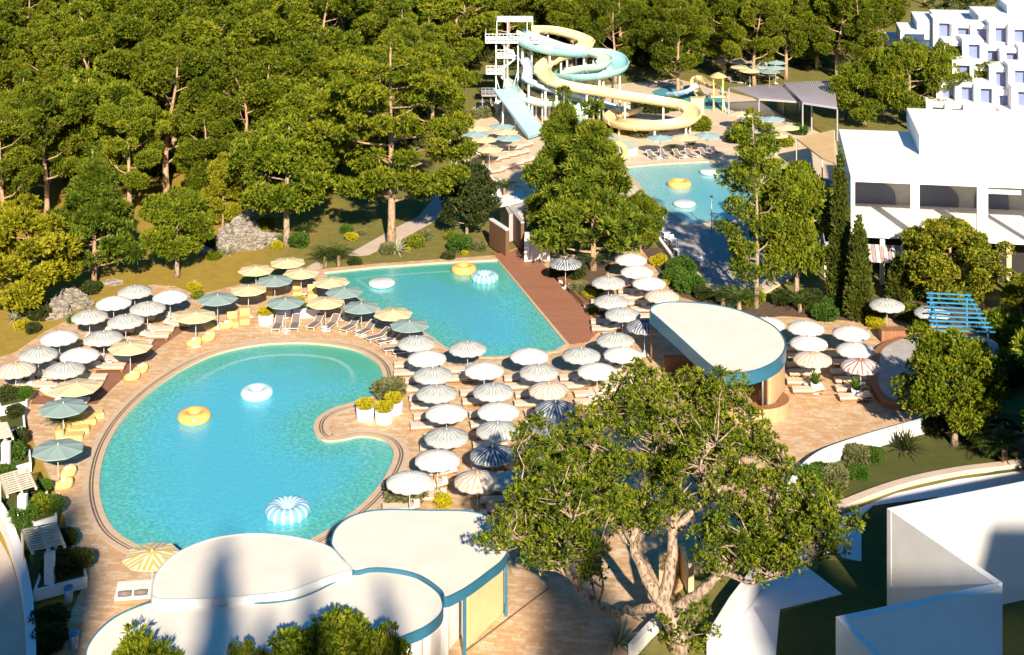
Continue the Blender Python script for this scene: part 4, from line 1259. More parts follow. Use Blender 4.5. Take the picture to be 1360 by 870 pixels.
# ------------------------------------------------------------------ pool floats
def torus(Rr, r, n=36, m=14, mi=0):
    mb = MB()
    for i in range(n):
        a = 2*PI*i/n
        for j in range(m):
            b = 2*PI*j/m
            mb.v.append(((Rr+r*math.cos(b))*math.cos(a), (Rr+r*math.cos(b))*math.sin(a), r*math.sin(b)+r*0.72))
    for i in range(n):
        for j in range(m):
            mb.f.append((i*m+j, ((i+1) % n)*m+j, ((i+1) % n)*m+(j+1) % m, i*m+(j+1) % m)); mb.m.append(mi); mb.sm.append(True)
    return mb
def ring(px, py, Rr, r, mat, label, stripes=0, mats=None):
    p = W(px, py, 0.2)
    Rr, r = Rr*0.86, r*1.22
    mb = torus(Rr, r, 48, 14)
    mb.v = [(v_[0], v_[1], v_[2]*0.86) for v_ in mb.v]
    if stripes:
        for fi in range(len(mb.f)):
            seg = fi//14
            mb.m[fi] = 1 if (seg % (48//stripes)) < (48//stripes)*0.45 else 0
    o = mb.build('swim_ring', mats or [mat], None, (p.x, p.y, -0.16))
    tag(o, label, 'swim ring', 'floats on the pools')
ring(341, 520, 0.84, 0.36, 'aqua_vinyl', 'pale aqua inflatable ring floating in the round pool')
ring(258, 551, 0.82, 0.36, 'orange_vinyl', 'orange inflatable ring floating in the round pool')
ring(382, 677, 0.98, 0.42, None, 'blue and white striped ring in the round pool near the bar roofs', 16, ['white_vinyl', 'blue_vinyl'])
ring(616, 356, 0.80, 0.36, 'orange_vinyl', 'orange ring at the far end of the angular pool beside the striped ring')
ring(644, 367, 0.92, 0.36, None, 'blue and white striped ring at the far end of the angular pool', 16, ['white_vinyl', 'blue_vinyl'])
ring(902, 243, 1.0, 0.36, 'orange_vinyl', 'orange ring floating in the far pool')
def disc(px, py, Rr, label):
    p = W(px, py, 0.2); mb = MB()
    mb.lathe([(0.0, 0.0), (Rr*0.8, 0.02), (Rr*0.97, 0.12), (Rr, 0.22), (Rr*0.95, 0.33), (Rr*0.80, 0.38), (0.0, 0.42)], 36)
    tag(mb.build('float_mat', 'white_vinyl', None, (p.x, p.y, -0.13)), label, 'pool float', 'floats on the pools')
disc(507, 374, 1.15, 'round white float mat in the angular pool')
disc(909, 269, 1.15, 'nearer round white float mat in the far pool')
disc(942, 227, 1.05, 'farther round white float mat in the far pool')
o = torus(0.95, 0.30, 36, 12).build('swim_ring', 'yellow_vinyl', None, W(819, 209, 0.3)*1)
o.location.z = 0.9; o.rotation_euler = (R(62), 0, R(10)); tag(o, 'big yellow ring leaning upright at the end of the far pool', 'swim ring')

# ------------------------------------------------------------------ lower bar building
bar = thing('bar_building', 'lower bar building with three overlapping curved cream roofs and blue edges', 'building', (W(430, 850, 0).x, W(430, 850, 0).y, 0))
B0 = Vector(bar.location)
def loc_poly(px, z): return [(x-B0.x, y-B0.y) for x, y in WP(px, z)]
rA = [(201, 785), (205, 765), (218, 748), (238, 733), (268, 720), (300, 712), (340, 709), (380, 712), (415, 719), (440, 728), (456, 744), (468, 757), (449, 763), (428, 770), (405, 779), (380, 787), (345, 791), (300, 795), (250, 797), (206, 796)]
rB = [(441, 727), (440, 716), (446, 701), (462, 688), (485, 680), (515, 677), (570, 678), (621, 679), (655, 688), (672, 702), (678, 726), (668, 745), (652, 758), (631, 774), (612, 786), (591, 795), (586, 786), (567, 771), (547, 762), (517, 756.5), (492, 756), (470, 759.5), (456, 745)]
rC = [(588, 799), (583, 788), (567, 775), (547, 765), (517, 759), (492, 759), (466, 764), (441, 775), (416, 787), (391, 796), (365, 800), (340, 801), (300, 798), (253, 795), (227, 795), (190, 803), (152, 820), (126, 843), (113, 868), (118, 900), (160, 930), (240, 940), (330, 925), (410, 900), (480, 868), (537, 846), (565, 834), (583, 820), (589, 809)]
for nm, px, z in (('roof', rA, 4.35), ('roof', rB, 4.15), ('roof', rC, 3.98)):
    poly = ccw(spline(loc_poly(px, z), True, 4))
    mb = MB(); mb.prism(poly, z-0.46, z, 0, 1, bottom=True, smooth_side=True)
    inn = offset(poly, -0.07); ring_strip(mb, inn, poly, z-0.01, z+0.05, 1)
    mb.build('roof', ['roof_cream', 'shaded_fascia' if z > 4.3 else 'blue_fascia'], bar)
def bw_(px, py, z): 
    p = W(px, py, z); return Vector((p.x-B0.x, p.y-B0.y, z))
# walls below
core = offset(ccw(spline(loc_poly([(480, 700), (600, 700), (640, 715), (600, 770), (560, 800), (480, 800), (455, 740)], 3.6), True, 3)), -0.2)
mb = MB(); mb.prism(core, 0, 3.55); mb.build('wall', 'white_wall', bar)
coreC = ccw(spline(loc_poly([(540, 800), (560, 812), (520, 840), (420, 880), (240, 905), (170, 880), (180, 840), (260, 810), (400, 812)], 3.4), True, 3))
mb = MB(); mb.prism(coreC, 0, 3.4); mb.build('wall', 'white_wall', bar)
coreA = ccw(spline(loc_poly([(230, 775), (270, 740), (340, 725), (400, 735), (430, 755), (380, 775), (300, 785)], 3.8), True, 3))
mb = MB(); mb.prism(coreA, 0, 3.78); mb.build('wall', 'white_wall', bar)
def face(px1, px2, ztop, yb1, yb2):
    pass
def wallseg(a, b, z0, z1, th, mat, name='panel', par=None):
    mb = MB(); a = Vector((a.x, a.y, 0)); b = Vector((b.x, b.y, 0))
    d_ = (b-a).normalized(); n_ = Vector((-d_.y, d_.x, 0))*th/2
    mb.prism(ccw([(v.x, v.y) for v in (a-n_, b-n_, b+n_, a+n_)]), z0, z1)
    return mb.build(name, mat, par)
p1 = bw_(621, 860, 0); p2 = bw_(668, 812, 0)
wallseg(p1, p2, 0.02, 3.05, 0.12, 'cream_wall', 'shutter', bar)
wallseg(bw_(596, 868, 0), bw_(570, 868, 0), 0, 3.5, 0.9, 'white_wall', 'wall', bar)
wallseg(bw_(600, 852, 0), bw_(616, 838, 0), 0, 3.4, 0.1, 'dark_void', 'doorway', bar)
for px, py in ((617, 872), (672, 818), (660, 800)):
    q = bw_(px, py, 0); mb = MB(); mb.box(q.x-.08, q.y-.08, 0, q.x+.08, q.y+.08, 3.6); mb.build('post', 'blue_fascia', bar)
t = MB(); a = bw_(621, 861, 0.03); b = bw_(730, 780, 0.03)
mb = MB(); mb.bar((a.x-.1, a.y-.25, 0.03), (b.x, b.y, 0.03), 0.06, 0.04); mb.build('floor_rail', 'coping_dark', bar)

# blue bins and stools by the lower-left planters
def bin_maker():
    t = thing('litter_bin', '', 'bin')
    a = MB(); a.lathe([(0.20, 0), (0.24, 0.75), (0.0, 0.751)], 16); a.build('bin_body', 'grey_metal', t)
    a = MB(); a.lathe([(0.0, 0.752), (0.25, 0.755), (0.26, 0.82), (0.20, 0.86), (0.0, 0.86)], 16); a.build('lid', 'blue_paint', t)
    return t
BIN = Proto(bin_maker)
for px, py, lab in ((91, 800, 'farther blue-lidded bin on the shaded paving at the lower left'), (98, 862, 'nearer blue-lidded bin at the lower left corner')):
    p = W(px, py, 0); BIN.place(p, 0, lab, 'blue-lidded bins')

# ------------------------------------------------------------------ half-round bar
hb = thing('pool_bar', 'half-round bar pavilion with cream roof, blue edge and curved wood wall', 'building', (W(980, 500, 0).x, W(980, 500, 0).y, 0))
B0 = Vector(hb.location)
rD = [(866, 407), (882, 402), (906, 401.5), (942, 404), (977, 411), (1007, 422), (1030, 435), (1042, 450), (1044, 462), (1038, 474), (1025, 484), (1007, 491.5), (987, 495.5), (967, 495), (952, 491), (936, 480), (900, 447), (872, 422), (863, 414)]
z = 4.3
poly = ccw(spline(loc_poly(rD, z), True, 4))
mb = MB(); mb.prism(poly, z-0.85, z, 0, 1, bottom=True, smooth_side=True)
ring_strip(mb, offset(poly, -0.09), poly, z-0.01, z+0.06, 1)
mb.build('roof', ['roof_cream', 'blue_fascia'], hb)
wd = ccw(spline(loc_poly([(1015, 438), (1030, 437), (1040, 450), (1042, 462), (1036, 474), (1022, 484), (1016, 477), (1014, 455)], 3.7), True, 4))
mb = MB(); mb.prism(wd, 0, z-0.86, smooth_side=True); mb.build('wall', 'wood_wall', hb)
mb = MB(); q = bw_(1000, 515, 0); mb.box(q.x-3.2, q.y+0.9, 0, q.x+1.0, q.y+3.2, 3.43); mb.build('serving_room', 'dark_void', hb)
for px, py in ((865, 482), (1013, 549), (934, 520)):
    q = bw_(px, py, 0); mb = MB(); mb.tube([(q.x, q.y, 0), (q.x, q.y, z-0.851)], 0.07, 8); mb.build('post', 'wood_bench' if px < 900 else 'grey_metal', hb)
c0 = bw_(1000, 545, 0)
outer = []; inner = []
for i in range(25):
    a = R(-150+i*10.0); a = min(a, R(75))
    outer.append((c0.x+2.45*math.cos(a), c0.y+2.1*math.sin(a)-0.2)); inner.append((c0.x+1.75*math.cos(a), c0.y+1.4*math.sin(a)-0.2))
outer.append((c0.x+2.45*math.cos(R(75)), c0.y+3.0)) if False else None
mb = MB(); mb.prism(ccw(outer[:23]+inner[:23][::-1]), 0, 1.0, 1, 0); mb.build('counter', ['wood_wall', 'wood_bench'], hb)
mb = MB(); mb.prism(ccw(inner[:23]), 0, 0.25); mb.build('counter_floor', 'terracotta', hb)
q = bw_(910, 492, 0); mb = MB(); mb.box(q.x-1.6, q.y-.3, 0, q.x+1.2, q.y+.3, 1.05); mb.build('bar_table', 'wood_dark', hb)

# raised timber-edged platform on the right terrace
pl = ccw(spline(WP([(1163, 462), (1158, 490), (1157, 510), (1170, 528), (1195, 536), (1222, 534), (1245, 526), (1290, 515), (1330, 500), (1320, 450), (1260, 442), (1200, 445)], 0.5), True, 4))
t = thing('timber_platform', 'raised curved platform with a dark timber bench edge on the right terrace', 'platform', (pl[0][0], pl[0][1], 0))
lp = [(x-pl[0][0], y-pl[0][1]) for x, y in pl]
mb = MB(); mb.prism(lp, 0, 0.5); mb.build('bench_edge', 'wood_bench', t)
mb = MB(); mb.prism(offset(lp, -0.55), 0.4, 0.506); mb.build('platform_floor', 'deck_grey', t)
q = W(1186, 452, 0)
t = thing('timber_planter_box', 'square timber box beside the raised platform below the lone parasol', 'planter', q)
mb = MB(); mb.box(-1.0, -.5, 0, 1.0, .5, 0.9); mb.build('box', 'wood_bench', t)

# blue pergola
q = W(1232, 437, 2.8)
t = thing('blue_pergola', 'bright blue slatted pergola in front of the round tree', 'pergola', (q.x, q.y, 0))
e1 = W(1320, 440, 2.8)-q; 
mb = MB()
for i in range(9):
    f_ = i/8
    a = W(1250-(18*f_) if False else 1230+5*f_, 389+49*f_, 2.8+0.08*f_)-Vector((q.x, q.y, 0)); b = W(1290+32*f_, 392+49*f_, 2.8+0.08*f_)-Vector((q.x, q.y, 0))
    mb.bar(a, b, 0.12, 0.10)
mb.build('slat', 'blue_paint', t)
for (x1, y1, x2, y2) in ((1236, 388, 1246, 440), (1284, 390, 1312, 441)):
    a = W(x1, y1, 2.68)-Vector((q.x, q.y, 0)); b = W(x2, y2, 2.68)-Vector((q.x, q.y, 0))
    mb = MB(); mb.bar(a, b, 0.12, 0.16); mb.build('beam', 'blue_paint', t)
    for s in (a, b):
        mb = MB(); mb.bar((s.x, s.y, 0), (s.x, s.y, 2.6), 0.12, 0.12); mb.build('post', 'blue_paint', t)

# ------------------------------------------------------------------ white hotel with loggia (right)
O = W(1130, 309, 4.5); ang = R(-9)
h = thing('white_hotel', 'long white hotel block with a flat roof and deep arched loggia', 'building', (O.x, O.y, GZ), ang)
dz = -GZ
def hbx(x0, y0, z0, x1, y1, z1, mat, nm, mats=None):
    mb = MB(); mb.box(x0, y0, z0+dz, x1, y1, z1+dz); return mb.build(nm, mat, h)
hbx(0, 0, 4.15, 34, 9.6, 4.5, 'hotel_white', 'loggia_floor')
hbx(0, 9.6, 0, 34, 17, 8.9, 'hotel_white', 'rear_wall')
hbx(-0.05, 0.4, 8.9, 34, 17.05, 9.45, 'hotel_white', 'roof')
hbx(-0.04, 0.0, 9.452, 34, 0.4, 9.55, 'hotel_white', 'parapet')
hbx(0, 0, 8.9, 34, 0.39, 9.45, 'hotel_white', 'lintel')
hbx(-0.02, 0.41, 4.5, 0.35, 9.6, 8.9, 'hotel_white', 'side_wall')
for x0, x1 in ((0.0, 0.35), (5.0, 5.75), (10.5, 11.4), (14.4, 14.9), (17.8, 18.4), (23, 23.6)):
    hbx(x0+0.002, 0.002, 4.5, x1, 0.42, 8.898, 'hotel_white', 'column')
hbx(11.4, 0.6, 8.2, 18, 0.8, 8.9, 'hotel_white', 'lintel')
hbx(0.35, 9.3, 4.5, 34, 9.6, 8.9, 'louver', 'back_screen')
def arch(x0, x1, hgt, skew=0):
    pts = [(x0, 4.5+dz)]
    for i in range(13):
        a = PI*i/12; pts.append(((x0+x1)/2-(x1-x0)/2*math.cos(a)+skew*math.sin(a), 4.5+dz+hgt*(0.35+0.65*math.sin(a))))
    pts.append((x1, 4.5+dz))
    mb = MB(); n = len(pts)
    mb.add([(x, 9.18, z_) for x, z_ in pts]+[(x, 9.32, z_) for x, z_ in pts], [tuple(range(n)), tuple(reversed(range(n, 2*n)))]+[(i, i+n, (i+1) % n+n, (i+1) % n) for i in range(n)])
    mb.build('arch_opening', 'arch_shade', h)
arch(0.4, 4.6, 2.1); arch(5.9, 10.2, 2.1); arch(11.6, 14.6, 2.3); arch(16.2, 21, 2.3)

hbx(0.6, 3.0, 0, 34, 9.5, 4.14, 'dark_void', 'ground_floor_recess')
for x in (2.5, 6, 9.5, 13, 16.5, 20):
    hbx(x, 0.5, 0, x+0.4, 0.9, 4.148, 'cream_wall' if x == 13 else 'hotel_white', 'column')
hbx(6.6, 8.0, 9.452, 34, 19.5, 11.2, 'hotel_white', 'upper_roof')
hbx(5.0, 11.0, 8.455, 7.5, 13.5, 9.0, 'grey_metal', 'roof_unit') if False else None
# striped awning under the loggia
mb = MB()
for i in range(9):
    x = 1.4+i*0.34
    mb.add([(x, 0.6, 3.4+dz), (x+0.30, 0.6, 3.4+dz), (x+0.30, -1.6, 2.6+dz), (x, -1.6, 2.6+dz), (x, 0.6, 3.35+dz), (x+0.30, 0.6, 3.35+dz), (x+0.30, -1.6, 2.55+dz), (x, -1.6, 2.55+dz)],
           [(0, 3, 2, 1), (4, 5, 6, 7), (3, 7, 6, 2), (0, 1, 5, 4), (0, 4, 7, 3), (1, 2, 6, 5)], i % 2)
mb.build('awning', ['towel', 'awning_stripe'], h)

# shaded side terrace with slatted shade left of the hotel
def slat_pergola(name, label, corners, n, zt, mat, posts=True, w=0.18, th=0.08, along=True, post_mat='white_paint'):
    """corners: 4 photograph positions of the roof at height zt"""
    c = [W(a, b, zt) for a, b in corners]
    t = thing(name, label, 'pergola', (c[0].x, c[0].y, 0))
    L = [v-Vector((c[0].x, c[0].y, 0)) for v in c]
    mb = MB()
    for i in range(n):
        f_ = (i+0.5)/n
        mb.bar(L[0].lerp(L[1], f_), L[3].lerp(L[2], f_), w, th)
    mb.build('slats', mat, t)
    for a, b in ((L[0], L[1]), (L[3], L[2])):
        mb = MB(); mb.bar(a-Vector((0, 0, .12)), b-Vector((0, 0, .12)), 0.12, 0.15); mb.build('beam', mat, t)
    if posts:
        for v in L:
            mb = MB(); mb.bar((v.x, v.y, 0), (v.x, v.y, zt-0.2), 0.16, 0.16); mb.build('post', post_mat, t)
    return t
slat_pergola('slatted_pergola', 'slatted shade roof in the narrow yard left of the white hotel', [(1078, 235), (1106, 240), (1112, 320), (1096, 322)], 12, 3.0, 'lattice', w=0.25)
slat_pergola('slatted_pergola', 'long lattice shade roof nearest the far pool cafe', [(968, 116), (1062, 112), (1078, 136), (1008, 131)], 30, 3.5, 'lattice', w=0.17, post_mat='grey_metal')
slat_pergola('slatted_pergola', 'farther lattice shade roof beside the big round trees', [(1040, 110), (1108, 107), (1112, 143), (1066, 136)], 24, 4.0, 'lattice', w=0.17, post_mat='grey_metal')
c = [W(1058, 184, 3.4), W(1108, 172, 3.9), W(1109, 216, 3.2), W(1092, 210, 3.2)]
t = thing('sand_canopy', 'sand-coloured pitched canopy at the corner of the white hotel', 'canopy', (c[0].x, c[0].y, 0))
L = [v-Vector((c[0].x, c[0].y, 0)) for v in c]
mb = MB(); mb.add(L+[v-Vector((0, 0, .15)) for v in L], [(3, 2, 1, 0), (4, 5, 6, 7), (0, 1, 5, 4), (1, 2, 6, 5), (2, 3, 7, 6), (3, 0, 4, 7)]); mb.build('roof', 'sand_roof', t)
for v in L:
    mb = MB(); mb.bar((v.x, v.y, 0), (v.x, v.y, v.z-.16), 0.12, 0.12); mb.build('post', 'pergola_wood', t)

# terraced white hotel, upper right
rot = R(-24)
t = thing('terraced_hotel', 'stepped white hotel of stacked cubes climbing the slope at the upper right', 'building', (W(1290, 150, 0).x, W(1290, 150, 0).y, GZ), 0)
B0 = Vector(t.location)
def cube_at(px, py, ztop, w, dpt, hgt, nm='terrace_room', rz=-16):
    p = W(px, py, ztop)-B0
    T = Matrix.Translation(Vector((p.x, p.y, 0))) @ Matrix.Rotation(R(rz), 4, 'Z')
    mb = MB(); mb.box(0, 0, max(0, ztop-hgt), w, dpt, ztop, T=T)
    mb.build(nm, 'hotel_white', t)
RNG2 = random.Random(3)
M['blue_recess_shade'] = plain('blue_recess_shade', (0.20, 0.25, 0.44), 0.3, 0.1, 1.0)  # shade of the terrace recesses, put into a blue panel colour
cnt_ = 0
for k, (x0, y0, zt, cnt) in enumerate([(1230, 141, 3.0, 6), (1236, 112, 5.2, 6), (1240, 84, 7.3, 6), (1246, 56, 9.3, 6), (1240, 30, 11.0, 6)]):
    for i in range(cnt):
        cnt_ += 1
        jy = RNG2.uniform(-1, 1); up = RNG2.choice([0, 0.4, 0.9])
        z_ = zt+up+0.013*cnt_
        p = W(x0+i*25+8*(k % 2), y0+i*2.0+jy-up*7, z_)-B0
        T = Matrix.Translation(Vector((p.x, p.y+0.011*cnt_, 0))) @ Matrix.Rotation(R(-9), 4, 'Z')
        mb = MB(); mb.box(0, 0, 0, 0.75, 4.2, z_, T=T); mb.box(2.15, 0.001, 0, 2.62, 4.2, z_, T=T); mb.box(0.751, 0.02, z_-0.55, 2.149, 4.2, z_-.01, T=T); mb.box(0.751, 0.9, 0, 2.149, 4.2, z_-.56, T=T); mb.box(0.751, 0.02, 0, 2.149, 0.899, z_-2.4, T=T)
        cell = mb.build('terrace_room', 'hotel_white', t)
        mb = MB(); mb.box(0.80, 0.80, z_-2.39, 2.10, 0.895, z_-.57, T=T); mb.build('opening_panel', 'blue_recess_shade', cell)
cube_at(1338, 6, 12.9, 9, 8, 18, 'stair_tower', -8)

cube_at(1196, 40, 8.53, 8, 8, 9, 'terrace_room', -10)
cube_at(1178, 50, 6.57, 6, 6, 7, 'terrace_room', -10)
cube_at(1210, 60, 7.13, 5, 5, 7, 'terrace_room', -10)
cube_at(1244, 24, 10.43, 6, 9, 7, 'terrace_room', -9)
cube_at(1300, 20, 11.83, 7, 9, 7, 'terrace_room', -9)
cube_at(1218, 28, 9.61, 4, 10, 7, 'terrace_room', -10)

# ------------------------------------------------------------------ white building at the lower right
a = W(1178, 675, 6.0); e = W(1400, 631, 6.0); v3 = W(1331, 781, 6.0); v2 = W(1117, 826, 6.0)
t = thing('white_annex', 'white annex of tall plain parapet walls at the lower right corner', 'building', (a.x, a.y, GZ))
B0 = Vector((a.x, a.y, 0)); zz = 6.0-GZ
ex = Vector((e.x-a.x, e.y-a.y, 0)).normalized(); ey = Vector((v3.x-a.x, v3.y-a.y, 0)).normalized()
def quadw(p, q, th, side, nm):
    """wall from p to q, thickness th on the given side"""
    d_ = (q-p).normalized(); n_ = Vector((d_.y, -d_.x, 0))*th*side
    mb = MB(); mb.prism(ccw([(v.x, v.y) for v in (p, q, q+n_, p+n_)]), 0, zz); return mb.build(nm, 'white_wall', t)
A = Vector((0, 0, 0)); E = ex*22
V3 = Vector((v3.x, v3.y, 0))-B0; V2 = Vector((v2.x, v2.y, 0))-B0
quadw(A+Vector((0,0,0)), E, 0.35, 1, 'wall')
quadw(A+ey*0.352, V3-ey*0.36, 0.35, -1, 'wall')
quadw(V2, V3, 0.45, -1, 'wall')
d23 = (V3-V2).normalized(); dn = Vector((d23.y, -d23.x, 0))
quadw(V2+dn*0.002, V2+dn*16, 0.35, -1, 'wall')
mb = MB(); P_ = [V2+dn*0.02+d23*0.4, V3+dn*0.02, V3+dn*16, V2+dn*16+d23*0.4]
mb.prism(ccw([(v.x, v.y) for v in P_]), 0, zz-3.4); mb.build('terrace_floor', 'hotel_white', t)

# ------------------------------------------------------------------ pavilion and walls by the boardwalk
t = thing('boardwalk_pavilion', 'timber-lined pavilion with white-edged walls at the head of the boardwalk', 'building', (W(690, 330, 0).x, W(690, 330, 0).y, 0))
B0 = Vector(t.location)
def seg(p, q, z0, z1, th, mat, nm, cap=None):
    a = W(p[0], p[1], 0)-B0; b = W(q[0], q[1], 0)-B0
    a.z = b.z = 0
    d_ = (b-a).normalized(); n_ = Vector((-d_.y, d_.x, 0))*th/2
    mb = MB(); mb.prism(ccw([(v.x, v.y) for v in (a-n_, b-n_, b+n_, a+n_)]), z0, z1)
    o = mb.build(nm, mat, t)
    if cap:
        n2 = n_*1.15
        mb = MB(); mb.prism(ccw([(v.x, v.y) for v in (a-n2, b-n2, b+n2, a+n2)]), z1+.002, z1+0.14); mb.build('coping_cap', cap, t)
    return o
seg((674, 341), (652, 326), 0, 2.4, 0.35, 'wood_dark', 'wall', 'white_paint')
seg((694, 334), (668, 300), 0, 2.6, 0.3, 'wood_dark', 'wall', 'louver')
seg((700, 348), (700.5, 337), 0, 2.0, 0.5, 'white_wall', 'wall')
seg((704, 347), (730, 345), 0, 1.9, 0.3, 'white_wall', 'wall')
seg((672, 302), (684, 315), 0.6, 2.2, 0.5, 'louver', 'glass_panel')
mb = MB(); mb.prism(ccw([(x-B0.x, y-B0.y) for x, y in WP([(660, 262), (694, 252), (700, 264), (664, 272)], 3.0)]), 2.75, 3.0, bottom=True); mb.build('roof', 'white_wall', t)
mb = MB(); mb.prism(ccw([(x-B0.x, y-B0.y) for x, y in WP([(664, 272), (694, 265), (700, 290), (676, 296)], 1.8)]), 0, 2.6); mb.build('room', 'louver', t)
# planter walls upper left of the pavilion
for i, (pts, lab) in enumerate([([(604, 222), (612, 248), (620, 244)], 'white planter wall at the left corner of the far deck'),
                            ([(626, 232), (650, 270), (664, 266)], 'white planter wall behind the dark flowering tree'),
                            ([(640, 228), (662, 262)], 'second parallel white planter wall behind the dark flowering tree')]):
    wall_along('planter_wall', pts, -0.2, 0.9, 0.35, 'white_wall', 1, lab, 'planter wall')
wall_along('terrace_wall', [(872, 318), (912, 372), (925, 392)], -0.1, 0.5, 0.3, 'white_wall', 1, 'low pale wall along the shaded grey paving', 'wall')

# ------------------------------------------------------------------ water slides
def flume(name, label, pts, r, mat, supports=True, closed_arc=(-105, 105), thick=0.07, mats=None):
    """pts: (px, py, z)"""
    base = W(pts[0][0], pts[0][1], pts[0][2]); B = Vector((base.x, base.y, 0))
    P = [tuple(W(*q)-B) for q in pts]
    S = [Vector(q) for q in spline(P, False, 7)]
    n = len(S); k = 11
    t = thing(name, label, 'water slide', B)
    mb = MB()
    a0, a1 = (R(v) for v in closed_arc)
    rows = []
    for i in range(n):
        tn = (S[min(i+1, n-1)]-S[max(i-1, 0)]).normalized()
        sd = tn.cross(Vector((0, 0, 1))).normalized(); up = sd.cross(tn)
        row = []
        for rr, rng in ((r, range(k)), (r-thick, reversed(range(k)))):
            for j in rng:
                a = a0+(a1-a0)*j/(k-1)
                row.append(len(mb.v)); mb.v.append(tuple(S[i]+sd*math.sin(a)*rr*1.12 - up*math.cos(a)*rr*0.85))
        rows.append(row)
    m = 2*k
    for i in range(n-1):
        for j in range(m):
            q = (j+1) % m
            mb.f.append((rows[i][j], rows[i+1][j], rows[i+1][q], rows[i][q])); mb.m.append(0); mb.sm.append(True)
    mb.build('chute', mat, t)
    if supports:
        for i in range(5, n-4, 9):
            s = S[i]
            if s.z > 1.2:
                mb = MB(); mb.tube([(s.x, s.y, 0), (s.x, s.y, s.z-r*0.8)], 0.13, 8); mb.build('support_post', 'white_paint', t)
    # flange ribs where the sections join
    for i in range(3, n-2, 6):
        s = S[i]; tn = (S[i+1]-S[i-1]).normalized(); sd = tn.cross(Vector((0, 0, 1))).normalized(); up = sd.cross(tn)
        mb2 = MB()
        ptsr = [s+sd*math.sin(a0+(a1-a0)*j/(k-1))*(r*1.12+.03)-up*math.cos(a0+(a1-a0)*j/(k-1))*(r*0.85+.03) for j in range(k)]
        mb2.tube(ptsr, 0.05, 4); mb2.build('joint_rib', mat, t)
    return t
flume('water_slide', 'long pale yellow water slide winding down from the tower into a wide loop',
      [(713, 37, 10.6), (735, 38, 10.2), (765, 46, 9.6), (779, 55, 9.0), (768, 66, 8.4), (742, 74, 7.7), (727, 82, 7.2), (720, 92, 6.6), (730, 104, 6.0), (755, 112, 5.4), (790, 118, 4.9), (830, 125, 4.4), (870, 131, 3.8),
       (905, 138, 3.3), (920, 150, 2.9), (908, 160, 2.5), (875, 164, 2.2), (835, 164, 1.8), (812, 157, 1.5), (822, 148, 1.3), (845, 143, 1.1)], 0.95, 'slide_yellow')
flume('water_slide', 'teal water slide with a broad bend hanging over the yellow one',
      [(684, 42, 10.3), (700, 55, 9.6), (730, 64, 8.9), (765, 68, 8.3), (800, 68, 7.8), (820, 76, 7.3), (822, 88, 6.8), (800, 96, 6.3), (770, 99, 5.9), (745, 98, 5.5), (725, 96, 5.0)], 1.0, 'slide_teal')
flume('water_slide', 'mint green water slide curling inside the teal bend',
      [(690, 40, 10.4), (712, 49, 9.7), (745, 60, 9.0), (780, 66, 8.4), (803, 76, 7.8), (795, 86, 7.2), (770, 90, 6.6), (748, 94, 6.1)], 0.85, 'slide_mint')
flume('water_slide', 'narrow lilac water slide running below the tower',
      [(684, 70, 7.6), (697, 80, 7.0), (702, 92, 6.4), (700, 103, 5.8), (712, 110, 5.2), (735, 118, 4.4), (760, 123, 3.6), (785, 130, 2.8)], 0.6, 'slide_lilac')
flume('water_slide', 'pale green water slide curving low around the tower foot',
      [(684, 100, 4.6), (678, 112, 4.2), (684, 122, 3.8), (700, 130, 3.2), (725, 135, 2.6), (750, 133, 2.2), (775, 142, 1.6)], 0.85, 'slide_mint')
flume('water_slide', 'short pale tube slide end beside the conifer top',
      [(778, 137, 2.4), (770, 146, 1.8), (762, 154, 1.2), (760, 164, 0.9), (768, 174, 0.8), (785, 184, 0.7), (805, 190, 0.6)], 0.8, 'slide_mint', False)
flume('water_slide', 'pale blue water slide tangled under the lilac one at the tower foot',
      [(690, 92, 5.2), (696, 102, 4.7), (712, 112, 4.2), (735, 121, 3.4), (760, 128, 2.8), (790, 134, 2.2), (815, 141, 1.5), (832, 146, 1.0)], 0.75, 'slide_blue')
flume('water_slide', 'pale cream water slide tucked between the tower and the yellow loop',
      [(700, 112, 4.0), (712, 121, 3.4), (730, 127, 2.9), (752, 124, 2.5), (772, 129, 2.0), (795, 139, 1.4)], 0.7, 'slide_yellow')
# broad straight slide
t = thing('racer_slide', 'wide straight pale blue slide running down in front of the tower', 'water slide', (W(668, 120, 0).x, W(668, 120, 0).y, 0))
B0 = Vector(t.location)
pl_ = [W(655, 119, 4.6)-B0, W(681, 117, 4.6)-B0]; pe = [W(702, 182, 0.5)-B0, W(722, 176, 0.5)-B0]
mb = MB(); n = 8; rows = []
for i in range(n+1):
    f_ = i/n; a = pl_[0].lerp(pe[0], f_); b = pl_[1].lerp(pe[1], f_)
    s = 0.35*math.sin(PI*f_*2)*0.4
    rows.append([len(mb.v)+j for j in range(4)])
    mb.v += [tuple(a+Vector((0, 0, s))), tuple(b+Vector((0, 0, s))), tuple(b+Vector((0, 0, s-.2))), tuple(a+Vector((0, 0, s-.2)))]
for i in range(n):
    for j in range(4):
        q = (j+1) % 4; mb.f.append((rows[i][j], rows[i][q], rows[i+1][q], rows[i+1][j])); mb.m.append(0); mb.sm.append(False)
mb.build('chute', 'slide_blue', t)
for u in range(4):
    f_ = u/3
    mb = MB()
    mb.bar(pl_[0].lerp(pl_[1], f_)+Vector((0, 0, .12)), pe[0].lerp(pe[1], f_)+Vector((0, 0, .12)), 0.1, 0.24) if u in (0, 3) else None
    if mb.v: mb.build('side_rail', 'slide_blue', t)
for f_ in (0.05, 0.4):
    a = pl_[0].lerp(pe[0], f_); mb = MB(); mb.bar((a.x+1, a.y, 0), (a.x+1, a.y, a.z-.2), 0.2, 0.2); mb.build('support_post', 'white_paint', t)
